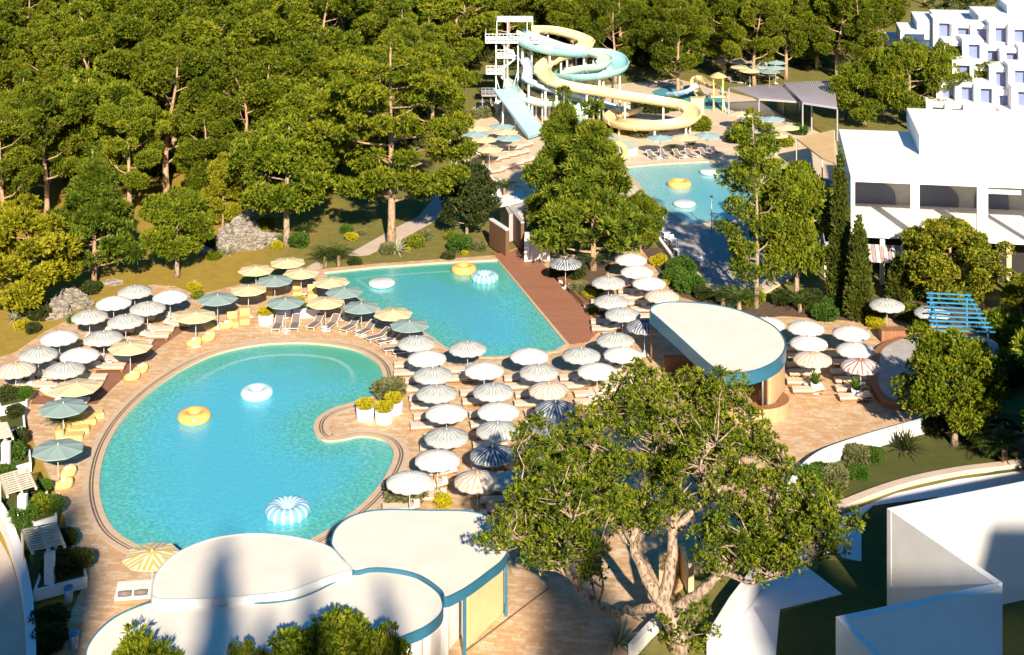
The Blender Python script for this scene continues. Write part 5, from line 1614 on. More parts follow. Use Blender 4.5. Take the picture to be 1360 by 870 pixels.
# ramps at the end of the far pool
for i, (c4, lab) in enumerate([([(765, 163), (775, 160), (792, 180), (780, 184)], 'upper pale green splash ramp right of the conifer top'), ([(800, 178), (822, 186), (822, 198), (800, 196)], 'middle mint splash ramp above the far pool'), ([(826, 187), (842, 186), (847, 196), (830, 200)], 'lower mint splash ramp ending at the far pool deck')]):
    mb = MB(); mb.prism(ccw(WP(c4, 0.8)), 0.0, 0.8+0.3*(2-i)); tag(mb.build('splash_ramp', 'slide_mint'), lab, 'slide ramp')

# slide tower
tw = thing('slide_tower', 'white steel slide tower with zigzag stairs and a flat canopy', 'tower', (W(672, 150, 0).x, W(672, 150, 0).y, 0))
B0 = Vector(tw.location)
def tl(px, py, z): 
    p = W(px, py, z)-B0; return Vector((p.x, p.y, z))
Yt = B0.y
def tx(px, z=0): return (px-680)/FPX*Yt-B0.x
def box_t(px0, px1, y0, y1, z0, z1, mat, nm):
    mb = MB()
    if nm == 'railing':
        x0, x1 = tx(px0), tx(px1); ym = (y0+y1)/2
        if x1-x0 > 0.5: a_, b_ = Vector((x0, ym, 0)), Vector((x1, ym, 0))
        else: a_, b_ = Vector((x0, y0, 0)), Vector((x0, y1, 0))
        for q_ in (0.08, 0.36, 0.64, 1.0):
            zz_ = z0+(z1-z0)*q_; mb.bar((a_.x, a_.y, zz_), (b_.x, b_.y, zz_), .06, .07)
        k_ = max(2, int((b_-a_).length/0.45))
        for j_ in range(k_+1):
            c_ = a_.lerp(b_, j_/k_); mb.bar((c_.x, c_.y, z0), (c_.x, c_.y, z1), .05, .05)
    else: mb.box(tx(px0), y0, z0, tx(px1), y1, z1)
    return mb.build(nm, mat, tw)
def zof(py): return CAM_H-(py-HOR)*Yt/FPX
for px in (659, 670, 674, 688, 706):
    for y_ in (-1.3, 1.6):
        mb = MB(); mb.bar((tx(px), y_, 0), (tx(px), y_, zof(52) if px > 660 else zof(50)), 0.16, 0.16); mb.build('column', 'white_paint', tw)
box_t(645, 716, -2.0, 2.2, zof(54), zof(54)+0.18, 'white_paint', 'platform')
box_t(645, 716, -2.0, -1.9, zof(54)+.18, zof(54)+1.2, 'white_paint', 'railing')
box_t(645, 646, -1.9, 2.2, zof(54)+.18, zof(54)+1.2, 'white_paint', 'railing')
box_t(660, 682, -1.9, 1.6, zof(74), zof(74)+0.15, 'white_paint', 'platform'); box_t(660, 682, -2.0, -1.92, zof(74)+.15, zof(74)+1.1, 'white_paint', 'railing')
box_t(646, 668, -1.9, 1.6, zof(95), zof(95)+0.15, 'white_paint', 'platform'); box_t(646, 668, -2.0, -1.92, zof(95)+.15, zof(95)+1.1, 'white_paint', 'railing')
box_t(640, 660, -1.9, 1.6, zof(124), zof(124)+0.15, 'grey_metal', 'platform'); box_t(640, 660, -2.0, -1.92, zof(124)+.15, zof(124)+1.1, 'grey_metal', 'railing')
box_t(660, 708, -1.8, 2.0, zof(26), zof(26)+0.15, 'hotel_white', 'canopy')
for px in (660, 674, 700, 707):
    for y_ in (-1.7, 1.9):
        mb = MB(); mb.bar((tx(px), y_, zof(54)+.18), (tx(px), y_, zof(26)), 0.09, 0.09); mb.build('canopy_post', 'white_paint', tw)
for i, (pa, pb, ya, yb) in enumerate([(662, 684, 95, 76), (684, 662, 118, 97), (646, 672, 150, 126), (684, 666, 74, 56)]):
    for k2 in (-0.5, 0.9):
        mb = MB(); mb.bar((tx(pa), k2, zof(ya)), (tx(pb), k2, zof(yb)), 0.12, 0.3); mb.build('stair_stringer', 'white_paint', tw)
    mb = MB()
    for s in range(10):
        f_ = (s+.5)/10; x = tx(pa)+(tx(pb)-tx(pa))*f_; z_ = zof(ya)+(zof(yb)-zof(ya))*f_
        mb.box(x-.14, -.44, z_, x+.14, .84, z_+.05)
    mb.build('stair_flight', 'grey_metal', tw)
for (pa, pb, ya, yb) in ((659, 674, 150, 100), (674, 659, 150, 100), (674, 688, 140, 90)):
    mb = MB(); mb.bar((tx(pa), -1.3, zof(ya)), (tx(pb), -1.3, zof(yb)), 0.08, 0.08); mb.build('brace', 'white_paint', tw)
for px in (641, 652):
    mb = MB(); mb.bar((tx(px), -1.0, 0), (tx(px), -1.0, zof(124)), 0.12, 0.12); mb.build('column', 'grey_metal', tw)

# splash play structure
ps = thing('play_structure', 'yellow splash play structure with a thatched round shelter and leaning spout', 'play structure', (W(948, 150, 0).x, W(948, 150, 0).y, 0))
B0 = Vector(ps.location)
mb = MB(); q = tl(954, 100, 4.6)
mb.lathe([(1.15, 0), (1.1, 0.12), (0.5, .45), (0.0, .62)], 14, c=(q.x, q.y, 4.4)); mb.build('shelter_roof', 'sand_roof', ps)
for a in range(4):
    mb = MB(); x = q.x+0.85*math.cos(a*PI/2+.6); y_ = q.y+.85*math.sin(a*PI/2+.6); mb.bar((x, y_, 0), (x, y_, 4.45), .12, .12); mb.build('post', 'yellow_vinyl', ps)
mb = MB(); mb.box(q.x-1.1, q.y-1.1, 1.9, q.x+1.1, q.y+1.1, 2.1); mb.build('platform', 'slide_yellow', ps)
mb = MB(); a = tl(957, 115, 3.0); b = tl(964, 150, 0); mb.tube([a, b], 0.12, 8); mb.build('spout_pole', 'slide_blue', ps)
flume('play_slide', 'short yellow slide descending from the splash play shelter', [(946, 113, 2.4), (935, 108, 2.3), (927, 102, 2.2), (922, 110, 1.6), (925, 120, 1.0), (932, 128, 0.6)], 0.55, 'slide_yellow', False)
flume('play_slide', 'short blue slide left of the splash play shelter', [(926, 112, 2.4), (915, 118, 1.8), (903, 122, 1.2), (890, 123, 0.7)], 0.6, 'slide_lilac', False)
mb = MB(); mb.prism(ccw(WP([(865, 122), (890, 112), (905, 118), (960, 130), (968, 142), (930, 146), (880, 136)], 0)), -0.1, 0.02); struct(mb.build('splash_basin', 'water_far'))
t = thing('yellow_wall', 'curved pale yellow wall block where the wide slide loop ends', 'wall', W(925, 152, 0))
mb = MB(); mb.box(-.8, -.6, 0, .9, .6, 2.2); mb.build('block', 'slide_yellow', t)

# far parasols and loungers
FAR = [('B',634,169),('L',633,177),('B',643,184),('L',666,167),('B',671,174),('L',676,182),('B',650,197),('L',877,182),('B',910,181),('L',939,179),('L',1026,157)]
names = ['beside the tower foot, farthest left','left edge of the tower terrace group','third along the tower terrace group','right behind in the tower terrace group','middle of the tower terrace group','nearest the straight slide','nearest and lowest of the tower terrace group','left of three behind the far pool','middle of three behind the far pool','right of three behind the far pool','alone under the lattice roofs']
for (k, px, py), nm in zip(FAR, names):
    b = parasol(k, px, py, nm, 'octagonal parasols by the far pool', zc=2.36, rz=0.2)
for i, (px, py) in enumerate([(866,207),(882,206),(901,206),(918,205),(936,204),(951,202)]):
    p = W(px, py, .3); SLING.place((p.x, p.y, 0), PI-1.1+RNG.uniform(-.1, .1)+0.0, 'grey sling lounger behind the far pool, %s from the left' % ordw(i), 'grey sling loungers by the far pool')
for i, (px, py) in enumerate([(655,212),(668,208),(680,205),(692,202),(660,226),(674,221),(688,216),(655,240),(700,212),(684,196),(697,192)]):
    p = W(px, py, .3); LOUNGER.place((p.x, p.y, 0), 0.5+RNG.uniform(-.1, .1), 'cream lounger on the terrace below the slide tower, %s from the left front' % ordw(i), 'cream loungers below the tower')
for i, (px, py) in enumerate([(1172, 22), (1228, 6), (1252, 0), (1280, 2), (1306, 4), (1330, 0), (1150, 30), (1205, 8), (1065, 78), (1085, 92), (935, 84), (1165, 70), (1140, 110), (880, 98), (780, 88), (850, 85), (740, 60), (1002, 116), (962, 104), (1044, 106)]):
    tree_at(PINES, i, px, py, 12.5, 15, 'pine at the edge of the forest above the water park, %s of twenty' % ordw(i), 'pines behind the water park')
for i, (k, px, py) in enumerate([('B', 985, 150), ('L', 1000, 158), ('B', 1045, 168), ('L', 990, 172), ('B', 1030, 178)]):
    parasol(k, px, py, '%s of five between the slides and the lattice roofs' % ordw(i), 'octagonal parasols by the far pool', zc=2.36, rz=0.2)
for i, (k, px, py) in enumerate([('B',959,80),('W',981,80),('B',984,88),('B',996,93),('W',1006,81),('L',1008,88),('L',1031,82),('L',1030,89),('T',1022,94)]):
    parasol(k, px, py, 'under the forest edge, %s from the left in the distance' % ordw(i), 'distant parasols under the forest edge', zc=2.36)
for i, (px, py) in enumerate([(965, 98), (985, 99), (1004, 99), (1022, 101), (975, 106), (995, 107)]):
    p = W(px, py, .3); SLING.place((p.x, p.y, GZ), 2.5, 'distant lounger under the forest edge, %s of six' % ordw(i), 'distant loungers under the forest edge')
# chairs and tables on the grey paving
def cafe_maker():
    t = thing('cafe_table', '', 'table')
    a = MB(); a.box(-.4, -.4, .71, .4, .4, .75); a.build('table_top', 'white_paint', t)
    for sx in (-.34, .34):
        for sy in (-.34, .34):
            l = MB(); l.box(sx-.02, sy-.02, 0, sx+.02, sy+.02, .708); l.build('leg', 'grey_metal', t)
    return t
def chair_maker():
    t = thing('cafe_chair', '', 'chair')
    a = MB(); a.box(-.23, -.22, .43, .23, .22, .47); a.build('seat', 'white_paint', t)
    a = MB(); a.box(-.23, .19, .52, .23, .22, .88); a.build('backrest', 'white_paint', t)
    for sx in (-.2, .2):
        for sy in (-.19, .19):
            l = MB(); l.box(sx-.02, sy-.02, 0, sx+.02, sy+.02, .428); l.build('leg', 'grey_metal', t)
    return t
CT = Proto(cafe_maker); CC = Proto(chair_maker)
for i, (px, py) in enumerate([(884, 318), (893, 328), (882, 303), (902, 342), (931, 356)]):
    p = W(px, py, 0); CT.place((p.x, p.y, 0.006), .4, 'square white cafe table on the grey paving, %s of five from the back' % ordw([1, 2, 0, 3, 4][i]), 'cafe tables on the grey paving')
    for s, w_ in ((-1, 'near'), (1, 'far')):
        CC.place((p.x, p.y+s*.75, 0.006), 0 if s > 0 else PI, 'white cafe chair on the %s side of the %s cafe table from the back' % (w_, ordw([1, 2, 0, 3, 4][i])), 'cafe chairs on the grey paving')
def lamp_maker():
    t = thing('lamp_post', '', 'lamp post')
    a = MB(); a.tube([(0, 0, 0), (0, 0, 3.4)], [0.05, 0.035], 8); a.build('pole', 'grey_metal', t)
    a = MB(); a.lathe([(0.05, 3.4), (0.13, 3.45), (0.13, 3.6), (0.0, 3.64)], 10); a.build('lamp_head', 'dark_void', t)
    return t
LP_ = Proto(lamp_maker)
for px, py, lab in ((945, 310, 'thin dark lamp post in front of the far pool'), (980, 320, 'second thin lamp post nearer the eucalyptus')):
    LP_.place(W(px, py, 0), 0, lab, 'thin lamp posts')

# ------------------------------------------------------------------ bushes, palms, agaves, rocks, planters
def bush_proto(name, mat, seed, Rr=0.9, n=700, L=0.16, Wd=0.08, flat=0.8, cat='bush', up=0.4):
    def mk():
        t = thing(name, '', cat)
        rs = np.random.RandomState(seed)
        bl = [(0, 0, Rr*0.55, Rr*0.72)]
        for i in range(7):
            a = i*0.9+rs.rand(); bl.append((Rr*.42*math.cos(a), Rr*.42*math.sin(a), Rr*(0.45+0.35*rs.rand()), Rr*(.4+.2*rs.rand())))
        me = foliage_mesh('foliage', bl, n, L, Wd, mat, seed, up=up, fan=4, spread=0.6, flat=flat, shell=0.8)
        c = bpy.data.objects.new('foliage', me); COL.objects.link(c); c.parent = t
        mb = MB()
        for i in range(4): mb.tube([(0, 0, 0), (.3*Rr*math.cos(i*1.6), .3*Rr*math.sin(i*1.6), Rr*.5)], [0.04, .015], 4)
        mb.build('stems', 'stem', t)
        return t
    return Proto(mk)
BU = {'g': bush_proto('round_bush', 'leaf_green', 1, n=1100), 'd': bush_proto('dark_bush', 'leaf_dark', 2, n=900), 'y': bush_proto('yellow_shrub', 'leaf_yellow', 3, 0.8, 700, 0.14, 0.08),
      'o': bush_proto('olive_bush', 'leaf_grey', 4, n=800, L=0.2, Wd=.07), 'f': bush_proto('leafy_bush', 'leaf_front', 5, n=900, L=0.24, Wd=.1), 'b': bush_proto('bright_bush', 'leaf_bright', 6, n=900, L=.2, Wd=.09)}
DESC = {'g': 'clipped round green bush', 'd': 'dark green bush', 'y': 'low yellow flowering shrub', 'o': 'grey-green olive bush', 'f': 'loose leafy bush', 'b': 'bright green bush'}
def bush(k, px, py, r, where, z=GZ):
    p = W(px, py, z); s = r/0.9
    BU[k].place((p.x, p.y, z), RNG.random()*6, DESC[k]+' '+where, 'bushes in the planting', (s, s, s*RNG.uniform(.85, 1.05)))
def blades(n, L, w, seed, el0=10, el1=80, droop=0.25):
    rs = np.random.RandomState(seed); mb = MB()
    vs = []; fs = []; tint = []
    for i in range(n):
        a = i*2.399; el = R(el0+(el1-el0)*(i/n)); l = L*(0.75+.4*rs.rand())
        d_ = Vector((math.cos(a)*math.cos(el), math.sin(a)*math.cos(el), math.sin(el)))
        s = Vector((-math.sin(a), math.cos(a), 0))
        p0 = d_*0.05; p1 = d_*l*.45+Vector((0, 0, .05)); p2 = d_*l-Vector((0, 0, droop*l*math.cos(el)))
        o = len(vs); vs += [tuple(p0-s*w*.4), tuple(p0+s*w*.4), tuple(p1+s*w*.5), tuple(p1-s*w*.5), tuple(p2)]
        fs += [(o, o+1, o+2, o+3), (o+3, o+2, o+4)]; t_ = .3+.5*rs.rand(); tint += [t_-.2, t_-.2, t_, t_, t_+.2]
    return vs, fs, tint
def leafy_obj(name, data, mat, parent):
    vs, fs, tint = data
    me = bpy.data.meshes.new(name); me.from_pydata(vs, [], fs)
    at = me.attributes.new('tint', 'FLOAT', 'POINT'); at.data.foreach_set('value', tint)
    me.materials.append(M[mat]); o = bpy.data.objects.new(name, me); COL.objects.link(o); o.parent = parent; return o
def agave_maker():
    t = thing('agave', '', 'agave'); leafy_obj('leaves', blades(46, 1.25, .14, 2), 'leaf_agave', t)
    mb = MB(); mb.lathe([(.14, 0), (.12, .12), (0, .16)], 8); mb.build('stem', 'stem', t); return t
AG = Proto(agave_maker)
def yucca_maker():
    t = thing('dark_yucca', '', 'yucca'); leafy_obj('leaves', blades(70, 1.5, .08, 3), 'leaf_dark', t)
    mb = MB(); mb.lathe([(.14, 0), (.12, .12), (0, .16)], 8); mb.build('stem', 'stem', t); return t
YU = Proto(yucca_maker)
def palm_maker(nf=16, L=1.7, trunk=0.8, seed=1, mat='leaf_palm', leaf=0.42):
    def mk():
        t = thing('palm', '', 'palm'); mb = MB(); mb.tube([(0, 0, 0), (0.03, 0, trunk*.5), (0, 0, trunk)], [.17, .14, .12], 8); mb.build('trunk', 'bark', t)
        rs = np.random.RandomState(seed); vs = []; fs = []; tint = []
        for i in range(nf):
            a = i*2.399; el = R(38+45*(i/nf)); l = L*(.8+.3*rs.rand()); h0 = Vector((math.cos(a), math.sin(a), 0)); s = Vector((-math.sin(a), math.cos(a), 0))
            pts = [Vector((0, 0, trunk))+h0*l*u*math.cos(el*(1-.5*u))+Vector((0, 0, l*(math.sin(el)*u-0.62*u*u))) for u in np.linspace(0, 1, 9)]
            for j in range(1, 9):
                lf = leaf*math.sin(PI*min(.95, .2+.75*j/9)); p0 = pts[j]; dd = (pts[j]-pts[j-1]).normalized()
                for sg in (-1, 1):
                    for kk in (0, .5):
                        b = p0-(pts[j]-pts[j-1])*kk; e_ = b+s*sg*lf+dd*lf*.5-Vector((0, 0, .12*lf)); m1 = b.lerp(e_, .5)
                        o = len(vs); vs += [tuple(b), tuple(m1+dd*.035), tuple(e_), tuple(m1-dd*.035)]; fs.append((o, o+1, o+2, o+3)); t_ = .2+.5*rs.rand(); tint += [t_, t_, t_+.2, t_]
        leafy_obj('fronds', (vs, fs, tint), mat, t); return t
    return Proto(mk)
PALM = palm_maker(); BANANA = palm_maker(9, 1.5, .3, 5, 'leaf_green', .3)
# the garden along the lawn
for k, px, py, r, w_ in [('g',397,328,1.15,'right of the thick pale trunk'),('y',368,331,.75,'left of the thick pale trunk'),('y',351,327,.35,'at the foot of the big rocks'),('b',352,304,.95,'on top of the big rocks'),('o',372,322,.6,'behind the yellow shrub by the rocks'),
    ('g',460,309,.7,'on the lawn behind the garden path'),('y',467,319,.75,'beside the garden path, left'),('o',480,313,.5,'right of the yellow shrub on the lawn'),('d',471,353,.7,'right of the cycads at the pool corner'),
    ('f',552,328,.9,'right of the agave at the tall pine foot'),('o',565,320,.8,'farther right of the agave at the tall pine foot'),('y',541,334,.4,'in front of the agave'),('o',515,338,.8,'left of the tall pine foot'),
    ('g',611,333,1.3,'near the dark flowering tree'),('d',596,346,.75,'at the lawn edge of the angular pool'),('y',617,339,.4,'under the round bush at the pool edge'),('o',637,333,.8,'between the round bush and the boardwalk wall'),('b',600,318,.7,'behind the round bush near the flowering tree'),
    ('d',280,330,.8,'at the left foot of the big rocks'),('b',284,345,.75,'in front of the rocks beside the agave'),('f',263,398,.6,'beside the cream-white parasol at the deck corner'),
    ('d',120,391,.9,'at the trunk of the rounded conifer'),('d',128,384,.6,'behind the trunk of the rounded conifer'),('g',100,430,.7,'in front of the slab rock'),('d',52,425,1.1,'right of the left agave'),('y',28,437,.7,'beside the left agave'),('d',44,442,.65,'in front of the left agave'),
    ('d',3,410,1.0,'at the left edge beneath the yellow-green tree'),('y',258,385,.7,'at the grass corner by the parasols')]:
    bush(k, px, py, r, w_)
for px, py, s, lab in [(21,425,1.0,'pale spiky agave at the left edge of the garden'),(528,336,1.25,'spiky pale agave at the foot of the tall pine'),(302,338,.9,'pale agave leaning on the big rocks'),(258,381,.55,'small agave at the grass corner by the parasols'),
                      (905,172,1.5,'white-tipped agave under the wide yellow loop'),(881,176,1.1,'smaller agave left of the white-tipped one under the yellow loop')]:
    AG.place(W(px, py, GZ), px, lab, 'agaves', s)
for px, py, s, lab in [(1204,600,1.3,'dark yucca on the lawn below the curved retaining wall')]:
    YU.place(W(px, py, GZ), 0, lab, None, s)
AG.place(W(822, 858, 0), 1, 'spiky agave at the foot of the big foreground tree', 'agaves', 1.2)
for px, py, s, lab in [(432,354,1.15,'left cycad palm at the corner of the angular pool'),(450,353,1.15,'right cycad palm at the corner of the angular pool'),(404,316,.9,'palm behind the clipped bush near the rocks'),
                      (670,262,1.2,'dark palm beside the pavilion roof'),(642,222,1.0,'small palm on the tower terrace'),(789,362,1.2,'palm under the broad conifer'),(960,412,1.3,'left palm behind the half-round roof'),(982,418,1.4,'right palm behind the half-round roof'),
                      (1062,418,1.1,'palm behind the terrace parasols'),(1335,620,1.4,'dark palm in the shaded garden at the right edge'),(1305,600,1.2,'dark palm left of the one at the right edge'),(82,575,.9,'small palm beneath the farther teal parasol'),
                      (918,200,.7,'left small palm between the loungers behind the far pool'),(893,204,.7,'middle small palm among the loungers behind the far pool')]:
    PALM.place(W(px, py, 0 if px in (82, 893, 918, 642) else GZ), px, lab, 'palms in the planting', s)
# garden beds on the terraces
def bed(px, lab):
    mb = MB(); mb.prism(ccw(WP(px)), -0.05, 0.05); o = mb.build('planting_bed', 'mulch'); struct(o)
bed([(728, 362), (742, 352), (790, 350), (812, 348), (805, 365), (790, 380), (800, 405), (812, 428), (802, 436)], '')
bed([(852, 330), (880, 330), (915, 352), (940, 385), (985, 400), (1060, 405), (1090, 395), (1150, 395), (1150, 428), (1040, 420), (1000, 425), (940, 405), (905, 395), (880, 370)], '')
bed([(1150, 395), (1330, 400), (1345, 440), (1250, 430), (1150, 420)], '')
for k, px, py, r, w_ in [('o',770,390,.9,'left in the bed beside the boardwalk'),('y',783,395,.7,'in the bed beside the boardwalk'),('b',795,388,.6,'behind the yellow shrub by the boardwalk'),('d',742,368,.8,'at the upper end of the boardwalk bed'),('d',765,370,1.0,'under the broad conifer'),('f',787,418,.5,'at the lower end of the boardwalk bed'),
    ('y',874,352,.9,'above the row behind the half-round roof'),('g',905,365,1.4,'between the parasols and the shaded paving, farther'),('g',915,388,1.4,'between the parasols and the shaded paving, nearer'),('g',899,378,1.2,'left of the pair by the shaded paving'),('y',882,380,.6,'beside the tan-striped parasol'),
    ('d',935,398,.9,'behind the half-round roof, left of the palms'),('b',1000,405,1.0,'at the eucalyptus foot'),('g',1095,425,1.2,'behind the terrace parasols'),('g',1110,410,1.1,'at the foot of the tallest cypress'),('d',1075,408,1.2,'below the leafy tree by the eucalyptus'),('d',1040,405,1.0,'right of the eucalyptus foot'),
    ('b',1160,425,1.0,'left of the lone parasol'),('y',1163,436,.9,'pale, left of the timber box'),('y',1225,440,.9,'pale, right of the timber box'),('f',1215,428,1.2,'behind the timber box'),('d',1200,425,1.1,'right of the lone parasol'),('f',1205,395,1.5,'beside the short cypress'),
    ('f',1345,470,1.7,'right of the blue pergola, lower'),('f',1330,445,1.6,'right of the blue pergola, upper'),('f',1355,505,1.8,'at the right edge above the shaded garden'),('d',1325,520,1.6,'behind the shaded garden'),('d',1240,575,1.1,'on the lawn below the terrace wall'),('d',1300,580,1.3,'under the shaded tree'),('d',1330,590,1.5,'right of the shaded tree'),('d',1350,640,.1,'x')][:-1]:
    bush(k, px, py, r, w_, 0.0 if px < 1230 else GZ)
for k, px, py, r, w_ in [('g',1075,650,1.15,'at the left end of the sloping lawn'),('g',1090,638,1.0,'second on the sloping lawn'),('o',1108,648,1.0,'spiky, in the middle of the sloping lawn'),('g',1138,635,.8,'right in the sloping lawn'),('g',1160,612,.8,'near the curved retaining wall'),('o',1138,615,.9,'beside the retaining wall'),('f',1062,668,.8,'at the corner of the retaining wall'),('f',1045,690,.8,'below the corner of the retaining wall')]:
    bush(k, px, py, r, w_)
# far garden
for k, px, py, r, w_ in [('g',790,157,1.7,'beside the mint slide end'),('d',855,150,1.8,'inside the yellow slide loop, left'),('d',875,152,1.6,'inside the yellow slide loop, middle'),('g',892,148,1.6,'inside the yellow slide loop, right'),('y',833,180,1.0,'below the yellow slide loop'),('o',850,184,1.2,'right of the yellow shrub below the loop'),('g',812,176,1.1,'left below the yellow slide loop'),
    ('f',930,174,1.5,'right of the white-tipped agave'),('o',975,190,1.3,'at the right end of the far deck'),('o',985,178,1.4,'behind the right end of the far deck'),('g',1062,180,1.2,'under the lattice roofs'),('f',1040,195,1.2,'below the lattice roofs'),('o',645,157,1.3,'at the tower foot, right'),('o',628,160,1.2,'at the tower foot, left'),('g',706,145,1.0,'between the straight slide and the pale green slide')]:
    bush(k, px, py, r, w_)
mb = MB()
bush('d', 1000, 225, 1.3, 'at the right end of the far pool', 0)

# rocks
def rock_mesh(seed, sx, sy, sz):
    import bmesh
    from mathutils import noise as mn
    bm = bmesh.new(); bmesh.ops.create_icosphere(bm, subdivisions=5, radius=1.0)
    off = Vector((seed*3.1, seed*1.7, 0))
    for v in bm.verts:
        p = v.co.copy()
        d_ = mn.fractal(p*1.3+off, 0.8, 2.1, 5)*0.30 + abs(mn.noise(Vector((p.x*2, p.y*2, p.z*6))+off))*0.22
        c_ = mn.cell(p*2.2+off)*0.10
        v.co = p*(0.86+d_+c_)
        v.co.x *= sx; v.co.y *= sy; v.co.z *= sz
        if v.co.z < -0.25*sz: v.co.z = -0.25*sz
    me = bpy.data.meshes.new('rock'); bm.to_mesh(me); bm.free(); me.materials.append(M['rock']); return me
for i, (px, py, sx, sy, sz, rz, lab) in enumerate([
    (322, 325, 2.7, 1.6, 2.0, -.5, 'large furrowed pale boulder beside the thick pale trunk'), (333, 303, 1.9, 1.3, 1.7, .4, 'upper boulder behind the large furrowed one'), (307, 330, 1.8, 1.3, 1.2, .2, 'left boulder of the large rock pile'),
    (352, 322, 1.8, 1.1, .9, .3, 'low grey boulder right in the rock pile'), (97, 405, 2.0, 1.3, 1.1, -.3, 'dark and pale streaked slab rock behind the left parasols'), (77, 420, 1.1, .9, 1.3, .5, 'upright grey slab rock behind the left parasols'),
    (150, 377, 1.0, .6, .4, .1, 'small flat pale rock behind the grey-striped parasol'), (248, 402, .9, .6, .35, 0, 'small white rock at the deck corner'), (272, 335, .7, .6, .5, 0, 'small rock at the left foot of the rock pile')]):
    o = bpy.data.objects.new('rock', rock_mesh(i+1, sx, sy, sz)); COL.objects.link(o); o.location = W(px, py, GZ); o.rotation_euler = (0, 0, rz)
    tag(o, lab, 'rock', 'rocks in the garden')

# round planters
def planter_maker(kind, Rr=.55, hgt=.8):
    def mk():
        t = thing('round_planter', '', 'planter')
        a = MB(); a.lathe([(Rr*.92, 0), (Rr, hgt), (Rr*.9, hgt+.001), (Rr*.88, hgt-.08), (0, hgt-.09)], 24); a.build('pot', 'white_wall', t)
        bl = [(0, 0, hgt+.15, Rr*.8)]+[(.35*math.cos(i), .35*math.sin(i), hgt+.2, Rr*.5) for i in range(6)]
        me = foliage_mesh('plant', bl, 420, .14, .07, kind, 3, fan=4); c_ = bpy.data.objects.new('plant', me); COL.objects.link(c_); c_.parent = t
        return t
    return Proto(mk)
RP = planter_maker('leaf_yellow', .62, .8)
RP2 = planter_maker('leaf_yellow', .62, .8)
for px, py, lab in ((485, 556, 'left'), (510, 560, 'front right'), (523, 548, 'rear right')):
    RP.place(W(px, py, 0), 0, 'round white planter of yellow-green shrub on the pool peninsula, '+lab, 'round planters on the peninsula')
for px, py, lab in ((353, 430, 'left'), (377, 420, 'middle'), (395, 415, 'right')):
    RP.place(W(px, py, 0), 2, 'round white planter of yellow-green shrub below the teal parasol, '+lab, 'round planters by the parasols', 1.0)
t = thing('long_planter', 'long white planter in front of the beige parasol by the angular pool', 'planter', W(412, 420, 0))
mb = MB(); mb.box(-.8, -.35, 0, .8, .35, .7); mb.build('trough', 'white_wall', t)
me = foliage_mesh('plant', [(x, 0, .8, .3) for x in (-.6, -.2, .2, .6)], 200, .14, .07, 'leaf_green', 4); c_ = bpy.data.objects.new('plant', me); COL.objects.link(c_); c_.parent = t
bush('o', 517, 530, 1.25, 'at the corner of the pool peninsula', 0)
bush('o', 539, 668, 1.35, 'beside the lower bar roof', 0)
bush('y', 588, 672, .7, 'behind the lower bar roof', 0)
for px, py, lab in ((1083, 522, 'left'), (1137, 530, 'right')):
    t = thing('potted_plant', 'big-leaved plant in a white pot in front of the terrace loungers, '+lab, 'potted plant', W(px, py, 0), group='potted plants on the terrace')
    a = MB(); a.lathe([(.27, 0), (.36, .72), (.31, .721), (.29, .65), (0, .64)], 16); a.build('pot', 'white_paint', t)
    leafy_obj('leaves', blades(16, 1.15, .26, 5 if px < 1100 else 8, 35, 84, .3), 'leaf_green', t).location = (0, 0, .62)

# ------------------------------------------------------------------ lower-left pergolas and planters
def step_planter(px4, hgt, lab, plants):
    t = thing('planter_box', lab, 'planter', (W(*px4[0], 0).x, W(*px4[0], 0).y, 0))
    B = Vector(t.location); poly = ccw([(x-B.x, y-B.y) for x, y in WP(px4, hgt)])
    mb = MB(); mb.prism(poly, 0, hgt-.06); ring_strip(mb, offset(poly, -.14), poly, hgt-.07, hgt, 0); mb.build('walls', 'white_wall', t)
    mb = MB(); mb.prism(offset(poly, -.15), hgt-.1, hgt-.03); mb.build('soil', 'lawn', t)
    for k, px, py, r, w_ in plants: bush(k, px, py, r, w_, hgt-.05)
step_planter([(0, 541), (36, 533), (41, 517), (-10, 520)], .6, 'white-edged planter box at the left edge, farthest', [('d',10,532,.8,'in the farthest left planter'),('g',31,529,.7,'at the right end of the farthest left planter')])
step_planter([(2, 575), (34, 566), (32, 545), (-5, 552)], .6, 'white-edged planter box at the left edge, second', [('d',20,553,.7,'in the second left planter')])
step_planter([(3, 600), (32, 592), (30, 575), (-5, 580)], .6, 'white-edged planter box at the left edge, third', [('d',25,586,.7,'in the third left planter')])
step_planter([(5, 624), (42, 614), (40, 596), (-5, 604)], .6, 'white-edged planter box at the left edge, fourth', [('g',15,612,1.0,'in the fourth left planter')])
step_planter([(30, 668), (64, 658), (62, 640), (40, 646)], .6, 'white-edged planter box beside the middle pergola', [('g',56,652,.6,'beside the middle pergola'),('d',38,658,.6,'left beside the middle pergola')])
step_planter([(44, 695), (76, 685), (74, 668), (20, 676)], .7, 'white-edged planter box between the two nearest pergolas', [('g',34,690,.9,'left in the planter between the pergolas'),('f',52,683,.8,'middle in the planter between the pergolas'),('g',68,680,.8,'right in the planter between the pergolas')])
step_planter([(62, 745), (100, 735), (97, 716), (64, 722)], .6, 'white-edged planter box beside the nearest pergola', [('d',88,722,.7,'beside the nearest pergola')])
step_planter([(44, 785), (116, 766), (112, 744), (56, 752)], .6, 'long white-edged planter at the lower left in shade', [('d',75,765,1.0,'left in the long shaded planter'),('d',104,756,.9,'right in the long shaded planter')])
for k, px, py, r, w_ in [('d',36,728,.8,'on the grass strip by the curved wall, upper'),('g',22,700,.8,'on the grass strip beside the fourth planter'),('d',65,838,1.1,'at the lower left corner, farther'),('d',66,862,1.0,'at the lower left corner, nearer'),('g',4,640,.9,'behind the middle pergola'),('g',28,712,.8,'behind the nearest pergola')]:
    bush(k, px, py, r, w_, 0)
